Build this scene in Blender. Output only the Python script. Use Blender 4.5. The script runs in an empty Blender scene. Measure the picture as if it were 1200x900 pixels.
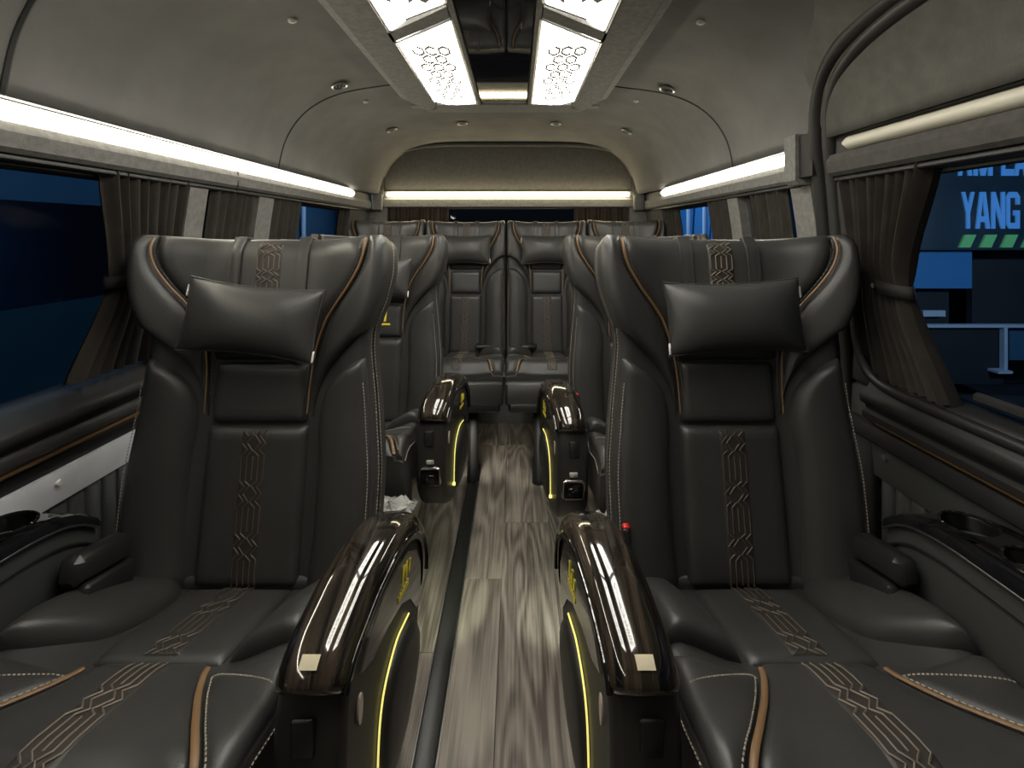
import bpy, math, random
import numpy as np
from mathutils import Vector, Matrix, Euler

random.seed(7)
rng = np.random.default_rng(7)
scn = bpy.context.scene
COL = scn.collection
pi = math.pi

# ------------------------------------------------------------------ camera, world, exposure
H_CAM = 1.17
cam_d = bpy.data.cameras.new('camera')
cam = bpy.data.objects.new('camera', cam_d)
COL.objects.link(cam)
cam.location = (0.05, 0.0, H_CAM)
cam.rotation_euler = (pi / 2, 0, 0)
cam_d.sensor_fit = 'HORIZONTAL'
cam_d.sensor_width = 36.0
cam_d.lens = 580.0 / 1200.0 * 36.0
cam_d.shift_x = -5.0 / 1200.0
cam_d.shift_y = -177.0 / 1200.0
cam_d.clip_start = 0.02
cam_d.clip_end = 200
scn.camera = cam

scn.view_settings.view_transform = 'Standard'
scn.view_settings.look = 'None'
scn.view_settings.gamma = 1.0
scn.view_settings.use_curve_mapping = False
scn.view_settings.exposure = 1.1

world = bpy.data.worlds.new('night_sky')
scn.world = world
world.use_nodes = True
bg = world.node_tree.nodes['Background']
bg.inputs[0].default_value = (0.05, 0.16, 0.42, 1)
bg.inputs[1].default_value = 0.07

LED_W = 13.0        # cove light strips
PANEL_W = 7.5      # ceiling light panels
REAR_W = 9.0


# ------------------------------------------------------------------ materials
def mat(name, color, rough=0.5, metal=0.0, coat=0.0, spec=0.5, emit=None, estr=0.0,
        noise=0.0, nscale=30.0, bump=0.0, bscale=200.0, color2=None):
    m = bpy.data.materials.new(name)
    m.use_nodes = True
    nt = m.node_tree
    b = nt.nodes['Principled BSDF']
    b.inputs['Base Color'].default_value = (*color, 1)
    b.inputs['Roughness'].default_value = rough
    b.inputs['Metallic'].default_value = metal
    b.inputs['Coat Weight'].default_value = coat
    b.inputs['Coat Roughness'].default_value = 0.04
    b.inputs['Specular IOR Level'].default_value = spec
    if emit:
        b.inputs['Emission Color'].default_value = (*emit, 1)
        b.inputs['Emission Strength'].default_value = estr
    tc = None
    if noise > 0 or color2 or bump > 0:
        tc = nt.nodes.new('ShaderNodeTexCoord')
    if noise > 0 or color2:
        n = nt.nodes.new('ShaderNodeTexNoise')
        n.inputs['Scale'].default_value = nscale
        n.inputs['Detail'].default_value = 5
        nt.links.new(tc.outputs['Object'], n.inputs['Vector'])
        r = nt.nodes.new('ShaderNodeValToRGB')
        c1 = [c * (1 - noise) for c in color]
        c2 = color2 if color2 else [min(1, c * (1 + noise)) for c in color]
        r.color_ramp.elements[0].position = 0.35
        r.color_ramp.elements[1].position = 0.68
        r.color_ramp.elements[0].color = (*c1, 1)
        r.color_ramp.elements[1].color = (*c2, 1)
        nt.links.new(n.outputs['Fac'], r.inputs['Fac'])
        nt.links.new(r.outputs['Color'], b.inputs['Base Color'])
    if bump > 0:
        n2 = nt.nodes.new('ShaderNodeTexNoise')
        n2.inputs['Scale'].default_value = bscale
        n2.inputs['Detail'].default_value = 3
        nt.links.new(tc.outputs['Object'], n2.inputs['Vector'])
        bp = nt.nodes.new('ShaderNodeBump')
        bp.inputs['Strength'].default_value = bump
        bp.inputs['Distance'].default_value = 0.004
        nt.links.new(n2.outputs['Fac'], bp.inputs['Height'])
        nt.links.new(bp.outputs['Normal'], b.inputs['Normal'])
    return m


LEATHER = mat('black_leather', (0.041, 0.041, 0.0395), 0.40, spec=0.5, noise=0.10, nscale=9, bump=0.10, bscale=420)
LEATHER_SIDE = mat('black_leather_side', (0.040, 0.040, 0.0385), 0.43, bump=0.12, bscale=420)
QUILT = mat('quilted_leather', (0.036, 0.031, 0.027), 0.5, bump=0.1, bscale=400)
THREAD = mat('taupe_thread', (0.15, 0.125, 0.10), 0.6)
THREAD_W = mat('pale_thread', (0.36, 0.33, 0.27), 0.6)
PIPING = mat('tan_piping', (0.20, 0.118, 0.058), 0.5)
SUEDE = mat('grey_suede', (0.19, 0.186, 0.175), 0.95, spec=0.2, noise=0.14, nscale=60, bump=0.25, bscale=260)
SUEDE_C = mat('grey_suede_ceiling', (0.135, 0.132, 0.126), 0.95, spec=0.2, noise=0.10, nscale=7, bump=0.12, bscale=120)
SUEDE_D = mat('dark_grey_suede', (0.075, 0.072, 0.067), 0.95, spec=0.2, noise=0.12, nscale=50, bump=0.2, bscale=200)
RUBBER = mat('black_rubber', (0.012, 0.012, 0.012), 0.5)
PLASTIC = mat('black_plastic', (0.016, 0.016, 0.0155), 0.38, bump=0.08, bscale=700)
PLASTIC_M = mat('charcoal_moulding', (0.028, 0.0275, 0.026), 0.42, bump=0.1, bscale=600)
GLOSS = mat('gloss_black', (0.008, 0.008, 0.009), 0.06, coat=0.6)
CHROME = mat('chrome', (0.75, 0.74, 0.72), 0.18, metal=1.0)
STEEL = mat('satin_steel', (0.5, 0.5, 0.5), 0.35, metal=1.0)
SILLM = mat('sill_moulding', (0.017, 0.0165, 0.016), 0.42, bump=0.1, bscale=600)
BRONZE = mat('bronze_trim', (0.24, 0.135, 0.055), 0.4, metal=0.5)
GOLD = mat('gold_print', (0.85, 0.72, 0.06), 0.35, emit=(0.9, 0.8, 0.1), estr=0.0)
TAGW = mat('white_tag', (0.75, 0.74, 0.7), 0.6)
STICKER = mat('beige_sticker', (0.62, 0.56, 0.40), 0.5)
REDP = mat('red_plastic', (0.75, 0.03, 0.02), 0.35)
BTN = mat('pale_pink_button', (0.55, 0.44, 0.40), 0.4)
CURTAIN = mat('charcoal_curtain', (0.040, 0.035, 0.030), 0.85, spec=0.2, noise=0.15, nscale=20, bump=0.15, bscale=500)
CURTAIN_B = mat('dark_brown_curtain', (0.045, 0.033, 0.026), 0.85, spec=0.2, noise=0.15, nscale=20)
BAND = mat('curtain_band', (0.022, 0.021, 0.02), 0.8)
BAND_LIT = mat('lit_grey_band', (0.78, 0.79, 0.82), 0.42, metal=0.25, noise=0.06, nscale=12)  # grey leather band; the light falling on it is put into the colour
GREYLEA = mat('grey_leatherette', (0.045, 0.046, 0.045), 0.5, bump=0.1, bscale=400)
DIFF_OFF = mat('unlit_diffuser', (0.62, 0.60, 0.50), 0.4)
LED_COVE = mat('cove_led_glow', (0.9, 0.85, 0.7), 0.5, emit=(1.0, 0.93, 0.76), estr=LED_W)
LED_REAR = mat('rear_led_glow', (0.9, 0.85, 0.7), 0.5, emit=(1.0, 0.87, 0.56), estr=REAR_W)
LED_YEL = mat('yellow_led_line', (0.9, 0.8, 0.1), 0.5, emit=(1.0, 0.88, 0.26), estr=0.40)
LED_YEL_PT = mat('yellow_led_point', (0.9, 0.8, 0.1), 0.5, emit=(1.0, 0.88, 0.15), estr=1.6)
SIGN_BLUE = mat('backlit_letter_blue', (0.05, 0.2, 0.6), 0.4, emit=(0.10, 0.34, 0.62), estr=0.30)
SIGN_GREEN = mat('glow_stripe_green', (0.1, 0.4, 0.15), 0.4, emit=(0.16, 0.46, 0.18), estr=0.16)  # plain green stripes, lamp light on them added as a faint glow
SIGN_NAVY = mat('sign_navy', (0.014, 0.032, 0.05), 0.4, noise=0.2, nscale=3)
FACADE_BLUE = mat('facade_blue', (0.03, 0.19, 0.46), 0.6)
FACADE_DARK = mat('facade_dark', (0.014, 0.018, 0.024), 0.7)
PALE_BLUE = mat('painted_rail_pale', (0.45, 0.55, 0.68), 0.5)
VAN_BLUE = mat('van_paint_blue', (0.045, 0.13, 0.22), 0.3, coat=0.4)
VAN_TEAL = mat('van_paint_teal', (0.02, 0.075, 0.105), 0.4)
VAN_GLASS = mat('van_window_dark', (0.006, 0.009, 0.016), 0.15)
ASPHALT = mat('asphalt', (0.025, 0.03, 0.04), 0.9, noise=0.3, nscale=8)
PORT_DARK = mat('port_dark', (0.004, 0.004, 0.004), 0.25)
PLATE = mat('small_grey_plate', (0.38, 0.37, 0.33), 0.4)


def glass_mat(name, tint, refl=0.10):
    m = bpy.data.materials.new(name)
    m.use_nodes = True
    nt = m.node_tree
    nt.nodes.clear()
    o = nt.nodes.new('ShaderNodeOutputMaterial')
    t = nt.nodes.new('ShaderNodeBsdfTransparent')
    t.inputs[0].default_value = (*tint, 1)
    g = nt.nodes.new('ShaderNodeBsdfGlossy')
    g.inputs['Roughness'].default_value = 0.02
    g.inputs[0].default_value = (0.6, 0.6, 0.6, 1)
    lw = nt.nodes.new('ShaderNodeLayerWeight')
    pw = nt.nodes.new('ShaderNodeMath'); pw.operation = 'POWER'; pw.inputs[1].default_value = 5.0
    f = nt.nodes.new('ShaderNodeMath'); f.operation = 'MULTIPLY_ADD'; f.inputs[1].default_value = 0.35; f.inputs[2].default_value = 0.015
    nt.links.new(lw.outputs['Facing'], pw.inputs[0])
    nt.links.new(pw.outputs[0], f.inputs[0])
    mx = nt.nodes.new('ShaderNodeMixShader')
    nt.links.new(f.outputs[0], mx.inputs[0])
    nt.links.new(t.outputs[0], mx.inputs[1])
    nt.links.new(g.outputs[0], mx.inputs[2])
    nt.links.new(mx.outputs[0], o.inputs[0])
    return m


GLASS = glass_mat('tinted_glass', (0.60, 0.66, 0.72))
CLEAR = None


def plastic_film():
    m = bpy.data.materials.new('clear_plastic_film')
    m.use_nodes = True
    nt = m.node_tree
    b = nt.nodes['Principled BSDF']
    b.inputs['Base Color'].default_value = (0.75, 0.75, 0.72, 1)
    b.inputs['Roughness'].default_value = 0.12
    b.inputs['Alpha'].default_value = 0.38
    return m


FILM = plastic_film()


def wood_gloss():
    """dark lacquered zebra wood of the armrest caps: grain runs along local y"""
    m = mat('lacquered_dark_wood', (0.03, 0.022, 0.016), 0.10, coat=1.0)
    nt = m.node_tree
    b = nt.nodes['Principled BSDF']
    tc = nt.nodes.new('ShaderNodeTexCoord')
    mp = nt.nodes.new('ShaderNodeMapping')
    mp.inputs['Scale'].default_value = (95, 2.2, 9)
    n = nt.nodes.new('ShaderNodeTexNoise')
    n.inputs['Scale'].default_value = 1.0
    n.inputs['Detail'].default_value = 5
    r = nt.nodes.new('ShaderNodeValToRGB')
    r.color_ramp.elements[0].position = 0.42
    r.color_ramp.elements[0].color = (0.006, 0.005, 0.004, 1)
    r.color_ramp.elements[1].position = 0.64
    r.color_ramp.elements[1].color = (0.05, 0.038, 0.027, 1)
    nt.links.new(tc.outputs['Object'], mp.inputs['Vector'])
    nt.links.new(mp.outputs['Vector'], n.inputs['Vector'])
    nt.links.new(n.outputs['Fac'], r.inputs['Fac'])
    nt.links.new(r.outputs['Color'], b.inputs['Base Color'])
    return m


WOODG = wood_gloss()


def floor_wood():
    m = bpy.data.materials.new('weathered_oak_plank')
    m.use_nodes = True
    nt = m.node_tree
    L = nt.links.new
    b = nt.nodes['Principled BSDF']
    b.inputs['Roughness'].default_value = 0.42
    tc = nt.nodes.new('ShaderNodeTexCoord')
    oi = nt.nodes.new('ShaderNodeObjectInfo')
    mp = nt.nodes.new('ShaderNodeMapping')
    mp.inputs['Scale'].default_value = (10, 1.4, 1)
    mul = nt.nodes.new('ShaderNodeMath'); mul.operation = 'MULTIPLY'; mul.inputs[1].default_value = 37.0
    L(oi.outputs['Random'], mul.inputs[0])
    cmb = nt.nodes.new('ShaderNodeCombineXYZ')
    L(mul.outputs[0], cmb.inputs[0]); L(mul.outputs[0], cmb.inputs[1])
    L(cmb.outputs[0], mp.inputs['Location'])
    L(tc.outputs['Object'], mp.inputs['Vector'])
    # cathedral grain: bands of a low noise field
    n1 = nt.nodes.new('ShaderNodeTexNoise'); n1.inputs['Scale'].default_value = 0.55; n1.inputs['Detail'].default_value = 1.5
    n1.inputs['Distortion'].default_value = 0.4
    L(mp.outputs['Vector'], n1.inputs['Vector'])
    m1 = nt.nodes.new('ShaderNodeMath'); m1.operation = 'MULTIPLY'; m1.inputs[1].default_value = 95.0
    L(n1.outputs['Fac'], m1.inputs[0])
    sn = nt.nodes.new('ShaderNodeMath'); sn.operation = 'SINE'
    L(m1.outputs[0], sn.inputs[0])
    mr = nt.nodes.new('ShaderNodeMapRange')
    mr.inputs[1].default_value = -1; mr.inputs[2].default_value = 1
    L(sn.outputs[0], mr.inputs[0])
    # fine streaks
    mp2 = nt.nodes.new('ShaderNodeMapping'); mp2.inputs['Scale'].default_value = (130, 4, 1)
    L(tc.outputs['Object'], mp2.inputs['Vector']); L(cmb.outputs[0], mp2.inputs['Location'])
    n2 = nt.nodes.new('ShaderNodeTexNoise'); n2.inputs['Scale'].default_value = 1.0; n2.inputs['Detail'].default_value = 4
    L(mp2.outputs['Vector'], n2.inputs['Vector'])
    mp3 = nt.nodes.new('ShaderNodeMapping'); mp3.inputs['Scale'].default_value = (9, 3, 1)
    L(tc.outputs['Object'], mp3.inputs['Vector']); L(cmb.outputs[0], mp3.inputs['Location'])
    n3 = nt.nodes.new('ShaderNodeTexNoise'); n3.inputs['Scale'].default_value = 1.0; n3.inputs['Detail'].default_value = 3
    L(mp3.outputs['Vector'], n3.inputs['Vector'])
    a1 = nt.nodes.new('ShaderNodeMath'); a1.operation = 'MULTIPLY'; a1.inputs[1].default_value = 0.18
    L(mr.outputs[0], a1.inputs[0])
    a2 = nt.nodes.new('ShaderNodeMath'); a2.operation = 'MULTIPLY_ADD'; a2.inputs[1].default_value = 0.55
    L(n2.outputs['Fac'], a2.inputs[0]); L(a1.outputs[0], a2.inputs[2])
    a3 = nt.nodes.new('ShaderNodeMath'); a3.operation = 'MULTIPLY_ADD'; a3.inputs[1].default_value = 0.45
    L(n3.outputs['Fac'], a3.inputs[0]); L(a2.outputs[0], a3.inputs[2])
    a4 = nt.nodes.new('ShaderNodeMath'); a4.operation = 'MULTIPLY_ADD'; a4.inputs[1].default_value = 0.16
    L(oi.outputs['Random'], a4.inputs[0]); L(a3.outputs[0], a4.inputs[2])
    r = nt.nodes.new('ShaderNodeValToRGB')
    r.color_ramp.elements[0].position = 0.50
    r.color_ramp.elements[0].color = (0.072, 0.061, 0.051, 1)
    r.color_ramp.elements[1].position = 0.88
    r.color_ramp.elements[1].color = (0.31, 0.275, 0.235, 1)
    L(a4.outputs[0], r.inputs['Fac'])
    L(r.outputs['Color'], b.inputs['Base Color'])
    bp = nt.nodes.new('ShaderNodeBump'); bp.inputs['Strength'].default_value = 0.12; bp.inputs['Distance'].default_value = 0.002
    L(n2.outputs['Fac'], bp.inputs['Height']); L(bp.outputs['Normal'], b.inputs['Normal'])
    return m


PLANK = floor_wood()


def panel_glow():
    """light panel diffuser"""
    m = mat('light_panel_glow', (0.9, 0.88, 0.8), 0.5, emit=(1.0, 0.96, 0.87), estr=PANEL_W)
    nt = m.node_tree
    L = nt.links.new
    b = nt.nodes['Principled BSDF']
    return m


PANEL = panel_glow()
PRINT = mat('honeycomb_print', (0.30, 0.29, 0.24), 0.6)


# ------------------------------------------------------------------ mesh helpers
def link(o, parent=None):
    COL.objects.link(o)
    if parent is not None:
        o.parent = parent
    return o


def mesh(name, verts, faces, m, parent=None, smooth=True, loc=None, kind=None):
    me = bpy.data.meshes.new(name)
    me.from_pydata([tuple(v) for v in verts], [], [tuple(f) for f in faces])
    me.validate()
    if m is not None:
        me.materials.append(m)
    if smooth:
        me.shade_smooth()
        try:
            me.set_sharp_from_angle(angle=math.radians(50))
        except Exception:
            pass
    me.update()
    o = bpy.data.objects.new(name, me)
    link(o, parent)
    if loc is not None:
        o.location = loc
    if kind:
        o['kind'] = kind
    return o


def empty(name, loc=(0, 0, 0)):
    o = bpy.data.objects.new(name, None)
    o.empty_display_size = 0.05
    o.location = loc
    return link(o)


def tag(o, label=None, cat=None, group=None, kind=None):
    if label: o['label'] = label
    if cat: o['category'] = cat
    if group: o['group'] = group
    if kind: o['kind'] = kind
    return o


class MB:
    """collects shapes of ONE part"""
    def __init__(self):
        self.v = []; self.f = []

    def add(self, vs, fs):
        n = len(self.v)
        self.v += [tuple(p) for p in vs]
        self.f += [tuple(i + n for i in f) for f in fs]
        return self

    def box(self, c, s, bev=0.0, rot=None):
        """box with chamfered edges"""
        x, y, z = s[0] / 2, s[1] / 2, s[2] / 2
        vs = []; fs = []
        if bev <= 0:
            for sx in (-1, 1):
                for sy in (-1, 1):
                    for sz in (-1, 1):
                        vs.append((sx * x, sy * y, sz * z))
            fs = [(0, 1, 3, 2), (4, 6, 7, 5), (0, 4, 5, 1), (2, 3, 7, 6), (0, 2, 6, 4), (1, 5, 7, 3)]
        else:
            b = min(bev, x * .95, y * .95, z * .95)
            idx = {}
            for sx in (-1, 1):
                for sy in (-1, 1):
                    for sz in (-1, 1):
                        idx[sx, sy, sz, 0] = len(vs); vs.append((sx * x, sy * (y - b), sz * (z - b)))
                        idx[sx, sy, sz, 1] = len(vs); vs.append((sx * (x - b), sy * y, sz * (z - b)))
                        idx[sx, sy, sz, 2] = len(vs); vs.append((sx * (x - b), sy * (y - b), sz * z))
            S = (-1, 1)
            for a in S:
                fs.append([idx[a, p, q, 0] for p, q in ((-1, -1), (1, -1), (1, 1), (-1, 1))])
                fs.append([idx[p, a, q, 1] for p, q in ((-1, -1), (1, -1), (1, 1), (-1, 1))])
                fs.append([idx[p, q, a, 2] for p, q in ((-1, -1), (1, -1), (1, 1), (-1, 1))])
            for a in S:
                for c_ in S:
                    fs.append([idx[a, c_, -1, 0], idx[a, c_, 1, 0], idx[a, c_, 1, 1], idx[a, c_, -1, 1]])
                    fs.append([idx[a, -1, c_, 0], idx[a, 1, c_, 0], idx[a, 1, c_, 2], idx[a, -1, c_, 2]])
                    fs.append([idx[-1, a, c_, 1], idx[1, a, c_, 1], idx[1, a, c_, 2], idx[-1, a, c_, 2]])
            for a in S:
                for c_ in S:
                    for d in S:
                        fs.append([idx[a, c_, d, 0], idx[a, c_, d, 1], idx[a, c_, d, 2]])
        M = rot if rot is not None else Matrix.Identity(3)
        c = Vector(c)
        return self.add([M @ Vector(p) + c for p in vs], fs)

    def tube(self, pts, r, n=8, flat=1.0, caps=True, up=None):
        pts = [Vector(p) for p in pts]
        rs = r if hasattr(r, '__len__') else [r] * len(pts)
        vs = []; fs = []
        T0 = (pts[1] - pts[0]).normalized()
        ref = Vector(up) if up is not None else (Vector((0, 0, 1)) if abs(T0.z) < .9 else Vector((1, 0, 0)))
        prevN = None
        for i, p in enumerate(pts):
            if i == 0: T = pts[1] - pts[0]
            elif i == len(pts) - 1: T = pts[-1] - pts[-2]
            else: T = pts[i + 1] - pts[i - 1]
            T.normalize()
            if prevN is None:
                N = ref - T * ref.dot(T)
            else:
                N = prevN - T * prevN.dot(T)
            if N.length < 1e-6:
                N = T.orthogonal()
            N.normalize(); prevN = N
            B = T.cross(N)
            for k in range(n):
                a = 2 * pi * k / n
                vs.append(p + (N * math.cos(a) * flat + B * math.sin(a)) * rs[i])
        for i in range(len(pts) - 1):
            for k in range(n):
                k2 = (k + 1) % n
                fs.append((i * n + k, i * n + k2, (i + 1) * n + k2, (i + 1) * n + k))
        if caps:
            fs.append(tuple(range(n))[::-1])
            fs.append(tuple((len(pts) - 1) * n + k for k in range(n)))
        return self.add(vs, fs)

    def prism(self, poly, axis, a, b):
        """extrude a polygon given in the two other axes from a to b along axis ('x','y','z')"""
        n = len(poly)
        def P(p, t):
            if axis == 'x': return (t, p[0], p[1])
            if axis == 'y': return (p[0], t, p[1])
            return (p[0], p[1], t)
        vs = [P(p, a) for p in poly] + [P(p, b) for p in poly]
        fs = [tuple(range(n))[::-1], tuple(range(n, 2 * n))]
        for i in range(n):
            j = (i + 1) % n
            fs.append((i, j, n + j, n + i))
        return self.add(vs, fs)

    def grid(self, rows, close_u=False):
        nr = len(rows); nc = len(rows[0])
        vs = [p for r in rows for p in r]
        fs = []
        for i in range(nr - 1):
            for j in range(nc if close_u else nc - 1):
                j2 = (j + 1) % nc
                fs.append((i * nc + j, i * nc + j2, (i + 1) * nc + j2, (i + 1) * nc + j))
        return self.add(vs, fs)

    def disc(self, c, axis, r, h, n=20, rx=None):
        """flat cylinder centred at c, axis vector, radius r, height h"""
        ax = Vector(axis).normalized()
        A = ax.orthogonal().normalized(); B = ax.cross(A)
        c = Vector(c)
        vs = []
        for t in (-h / 2, h / 2):
            for k in range(n):
                a = 2 * pi * k / n
                vs.append(c + ax * t + A * math.cos(a) * r + B * math.sin(a) * r)
        fs = [tuple(range(n))[::-1], tuple(range(n, 2 * n))]
        for k in range(n):
            fs.append((k, (k + 1) % n, n + (k + 1) % n, n + k))
        return self.add(vs, fs)

    def build(self, name, m, parent=None, smooth=True, loc=None, kind=None):
        return mesh(name, self.v, self.f, m, parent, smooth, loc, kind)


def crv(pts):
    """smooth function through (x, y) control points (shape-preserving cubic)"""
    xs = np.array([p[0] for p in pts], float); ys = np.array([p[1] for p in pts], float)
    d = np.diff(ys) / np.diff(xs)
    t = np.zeros(len(xs)); t[0] = d[0]; t[-1] = d[-1]
    for i in range(1, len(xs) - 1):
        t[i] = 0 if d[i - 1] * d[i] <= 0 else 2 * d[i - 1] * d[i] / (d[i - 1] + d[i])
    def f(x):
        x = min(max(x, xs[0]), xs[-1])
        i = min(int(np.searchsorted(xs, x, 'right')) - 1, len(xs) - 2)
        i = max(i, 0)
        h = xs[i + 1] - xs[i]; s = (x - xs[i]) / h
        return float(ys[i] * (1 + 2 * s) * (1 - s) ** 2 + t[i] * h * s * (1 - s) ** 2 + ys[i + 1] * s * s * (3 - 2 * s) + t[i + 1] * h * s * s * (s - 1))
    return f


def ss(x, a, b):
    t = min(max((x - a) / (b - a), 0), 1)
    return t * t * (3 - 2 * t)


def rnd(x):
    x = min(max(x, 0), 1)
    return math.sqrt(max(0, 1 - (1 - x) ** 2))


def pad(name, Lf, Rf, v0, v1, base, Hh, r, mp, m, parent, ns=18, nv=30, depth=0.03, rv=None, kind=None):
    """an upholstered pad: outline Lf(v)..Rf(v), rounded over at its edges, with closed back. Returns (object, surface function)"""
    rv = rv or r
    def w_of(u, v):
        l, rr = Lf(v), Rf(v)
        return base(u, v) + Hh * rnd(min(u - l, rr - u) / r) * rnd(min(v - v0, v1 - v) / rv)
    S = [.5 - .5 * math.cos(pi * i / ns) for i in range(ns + 1)]
    Vv = [v0 + (v1 - v0) * (.5 - .5 * math.cos(pi * i / nv)) for i in range(nv + 1)]
    vs = []; fs = []
    for v in Vv:
        l, rr = Lf(v), Rf(v)
        if rr - l < .002: rr = l + .002
        for s in S:
            u = l + (rr - l) * s
            du = min(u - l, rr - u); dv = min(v - v0, v1 - v)
            w = base(u, v) + Hh * rnd(du / r) * rnd(dv / rv)
            vs.append(mp(u, v, w))
    nc = ns + 1
    for i in range(nv):
        for j in range(ns):
            fs.append((i * nc + j, i * nc + j + 1, (i + 1) * nc + j + 1, (i + 1) * nc + j))
    n0 = len(vs)
    for v in Vv:          # back face follows the same base surface
        l, rr = Lf(v), Rf(v)
        if rr - l < .002: rr = l + .002
        for q in S:
            u = l + (rr - l) * q
            vs.append(mp(u, v, base(u, v) - depth))
    for i in range(nv):
        for j in range(ns):
            fs.append((n0 + i * nc + j, n0 + (i + 1) * nc + j, n0 + (i + 1) * nc + j + 1, n0 + i * nc + j + 1))
        fs.append((i * nc, (i + 1) * nc, n0 + (i + 1) * nc, n0 + i * nc))
        fs.append((i * nc + ns, n0 + i * nc + ns, n0 + (i + 1) * nc + ns, (i + 1) * nc + ns))
    e = nv * nc
    for j in range(ns):
        fs.append((j, n0 + j, n0 + j + 1, j + 1))
        fs.append((e + j, e + j + 1, n0 + e + j + 1, n0 + e + j))
    return mesh(name, vs, fs, m, parent, True, None, kind), w_of


def copy_tree(o, parent=None):
    c = o.copy()
    COL.objects.link(c)
    if parent is not None:
        c.parent = parent
    for ch in list(o.children):
        copy_tree(ch, c)
    return c


# ------------------------------------------------------------------ van section
# half section of the roof lining, then the wall below the light cove
CEIL = [(0, 1.76), (.15, 1.759), (.30, 1.752), (.42, 1.744), (.52, 1.73), (.60, 1.711), (.66, 1.687), (.72, 1.648), (.765, 1.60),
        (.795, 1.55), (.815, 1.50), (.827, 1.45), (.836, 1.402)]
_acc = [0]
for i in range(1, len(CEIL)):
    _acc.append(_acc[-1] + math.hypot(CEIL[i][0] - CEIL[i - 1][0], CEIL[i][1] - CEIL[i - 1][1]))
_cx = crv([(a, c[0]) for a, c in zip(_acc, CEIL)]); _cz = crv([(a, c[1]) for a, c in zip(_acc, CEIL)])


def ceil_pt(s, y, inset=0.0):
    """s in -1..1 across the roof; the lining narrows a little towards the rear"""
    a = abs(s) * _acc[-1]
    x = _cx(a); z = _cz(a)
    k = ss(y, 2.45, 3.05)
    x = x * (1 - .065 * k); z = 1.40 + (z - 1.40) * (1 - .055 * k)
    if inset:
        e = 1e-3
        dx = _cx(min(a + e, _acc[-1])) - _cx(max(a - e, 0)); dz = _cz(min(a + e, _acc[-1])) - _cz(max(a - e, 0))
        L = math.hypot(dx, dz)
        x += dz / L * inset; z += -dx / L * inset
    return Vector((math.copysign(x, s) if s != 0 else 0, y, z))


Y0, Y1 = -1.0, 3.05

# floor slab and planks
fl = MB().box((0, (Y0 + Y1) / 2, -0.03), (1.96, Y1 - Y0 + .1, 0.04)).build('floor', PLASTIC_M, None, False)
tag(fl, 'grey brown wood plank floor of the van aisle', None, None, 'structure')
PW = 0.18
pl_me = {}
def plank(x, ya, yb):
    Ln = round(yb - ya, 3)
    if Ln not in pl_me:
        o = MB().box((0, 0, 0), (PW - .0014, Ln - .0014, .010), .0006).build('plank', PLANK, fl, False)
        pl_me[Ln] = o.data
    else:
        o = bpy.data.objects.new('plank', pl_me[Ln]); link(o, fl)
    o.location = (x, (ya + yb) / 2, -0.005)
ends = {-1: 1.676, 0: 2.0, -2: 1.38, 1: 1.15, -3: 1.8, 2: 1.55, -4: 1.2, 3: 1.9, 4: 1.4, -5: 1.66}
for k, e in ends.items():
    ys = [e]
    while ys[0] > Y0 + .05: ys.insert(0, ys[0] - 1.22)
    ys[0] = max(ys[0], Y0)
    n = e + .73 if k in (-1, 0) else e + 1.0
    ys.append(2.73 if k in (-1, 0) else min(n, 2.9))
    ys.append(3.05)
    for a, b in zip(ys[:-1], ys[1:]):
        if b - a > .02:
            plank((k + .5) * PW, a, b)

# ceiling
rows = []
for y in [Y0, -.4, 0, .4, .8, 1.2, 1.6, 2.0, 2.3, 2.45, 2.55, 2.65, 2.75, 2.85, 2.95, 3.05]:
    rows.append([ceil_pt(s, y) for s in np.linspace(-1, 1, 61)])
mbc = MB().grid(rows)
ce = mbc.build('ceiling', SUEDE_C)
tag(ce, 'grey suede roof lining curving down to the light coves', None, None, 'structure')
mod = ce.modifiers.new('thick', 'SOLIDIFY'); mod.thickness = .03; mod.offset = 1
# lining seams: shallow cord lines pressed into the lining
def seam(y_top, y_low, s0, s1, n=40):
    pts = []
    for s in np.linspace(s0, s1, n):
        y = y_top + (y_low - y_top) * ss(abs(s), .45, .95)
        pts.append(ceil_pt(s, y, .0005))
    return pts
sm = MB()
sm.tube(seam(1.91, 1.84, -.995, -.36), .0032, 6); sm.tube(seam(1.93, 1.79, .36, .995), .0032, 6)
sm.build('lining_seam', RUBBER, ce)
MB().tube(seam(.86, .85, -.995, -.45), .006, 6).build('lining_seam', RUBBER, ce)

# side walls (left / right): pillars, header, lower wall
XL = {1.405: .838, 1.31: .862, .82: .925, .70: .932, .0: .935}
_xw = crv([(0, .935), (.70, .934), (.82, .928), (1.05, .905), (1.31, .870), (1.42, .845)])


def wall_x(z): return _xw(z)


def wall_sheet(zs, ya, yb, sgn, thick=.03, off=0.0):
    mb = MB()
    rowsi = [[(sgn * (wall_x(z) + off), y, z) for z in zs] for y in (ya, yb)]
    rowso = [[(sgn * (wall_x(z) + off + thick), y, z) for z in zs] for y in (ya, yb)]
    n = len(zs)
    vs = rowsi[0] + rowsi[1] + rowso[0] + rowso[1]
    fs = []
    for i in range(n - 1):
        fs.append((i, i + 1, n + i + 1, n + i)); fs.append((2 * n + i, 3 * n + i, 3 * n + i + 1, 2 * n + i + 1))
        fs.append((i, 2 * n + i, 2 * n + i + 1, i + 1)); fs.append((n + i, n + i + 1, 3 * n + i + 1, 3 * n + i))
    fs.append((0, n, 3 * n, 2 * n)); fs.append((n - 1, 2 * n - 1 + 2 * n - n, 3 * n - 1, 2 * n - 1))
    fs[-1] = (n - 1, 3 * n - 1, 4 * n - 1, 2 * n - 1)
    return mb.add(vs, fs)


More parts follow.
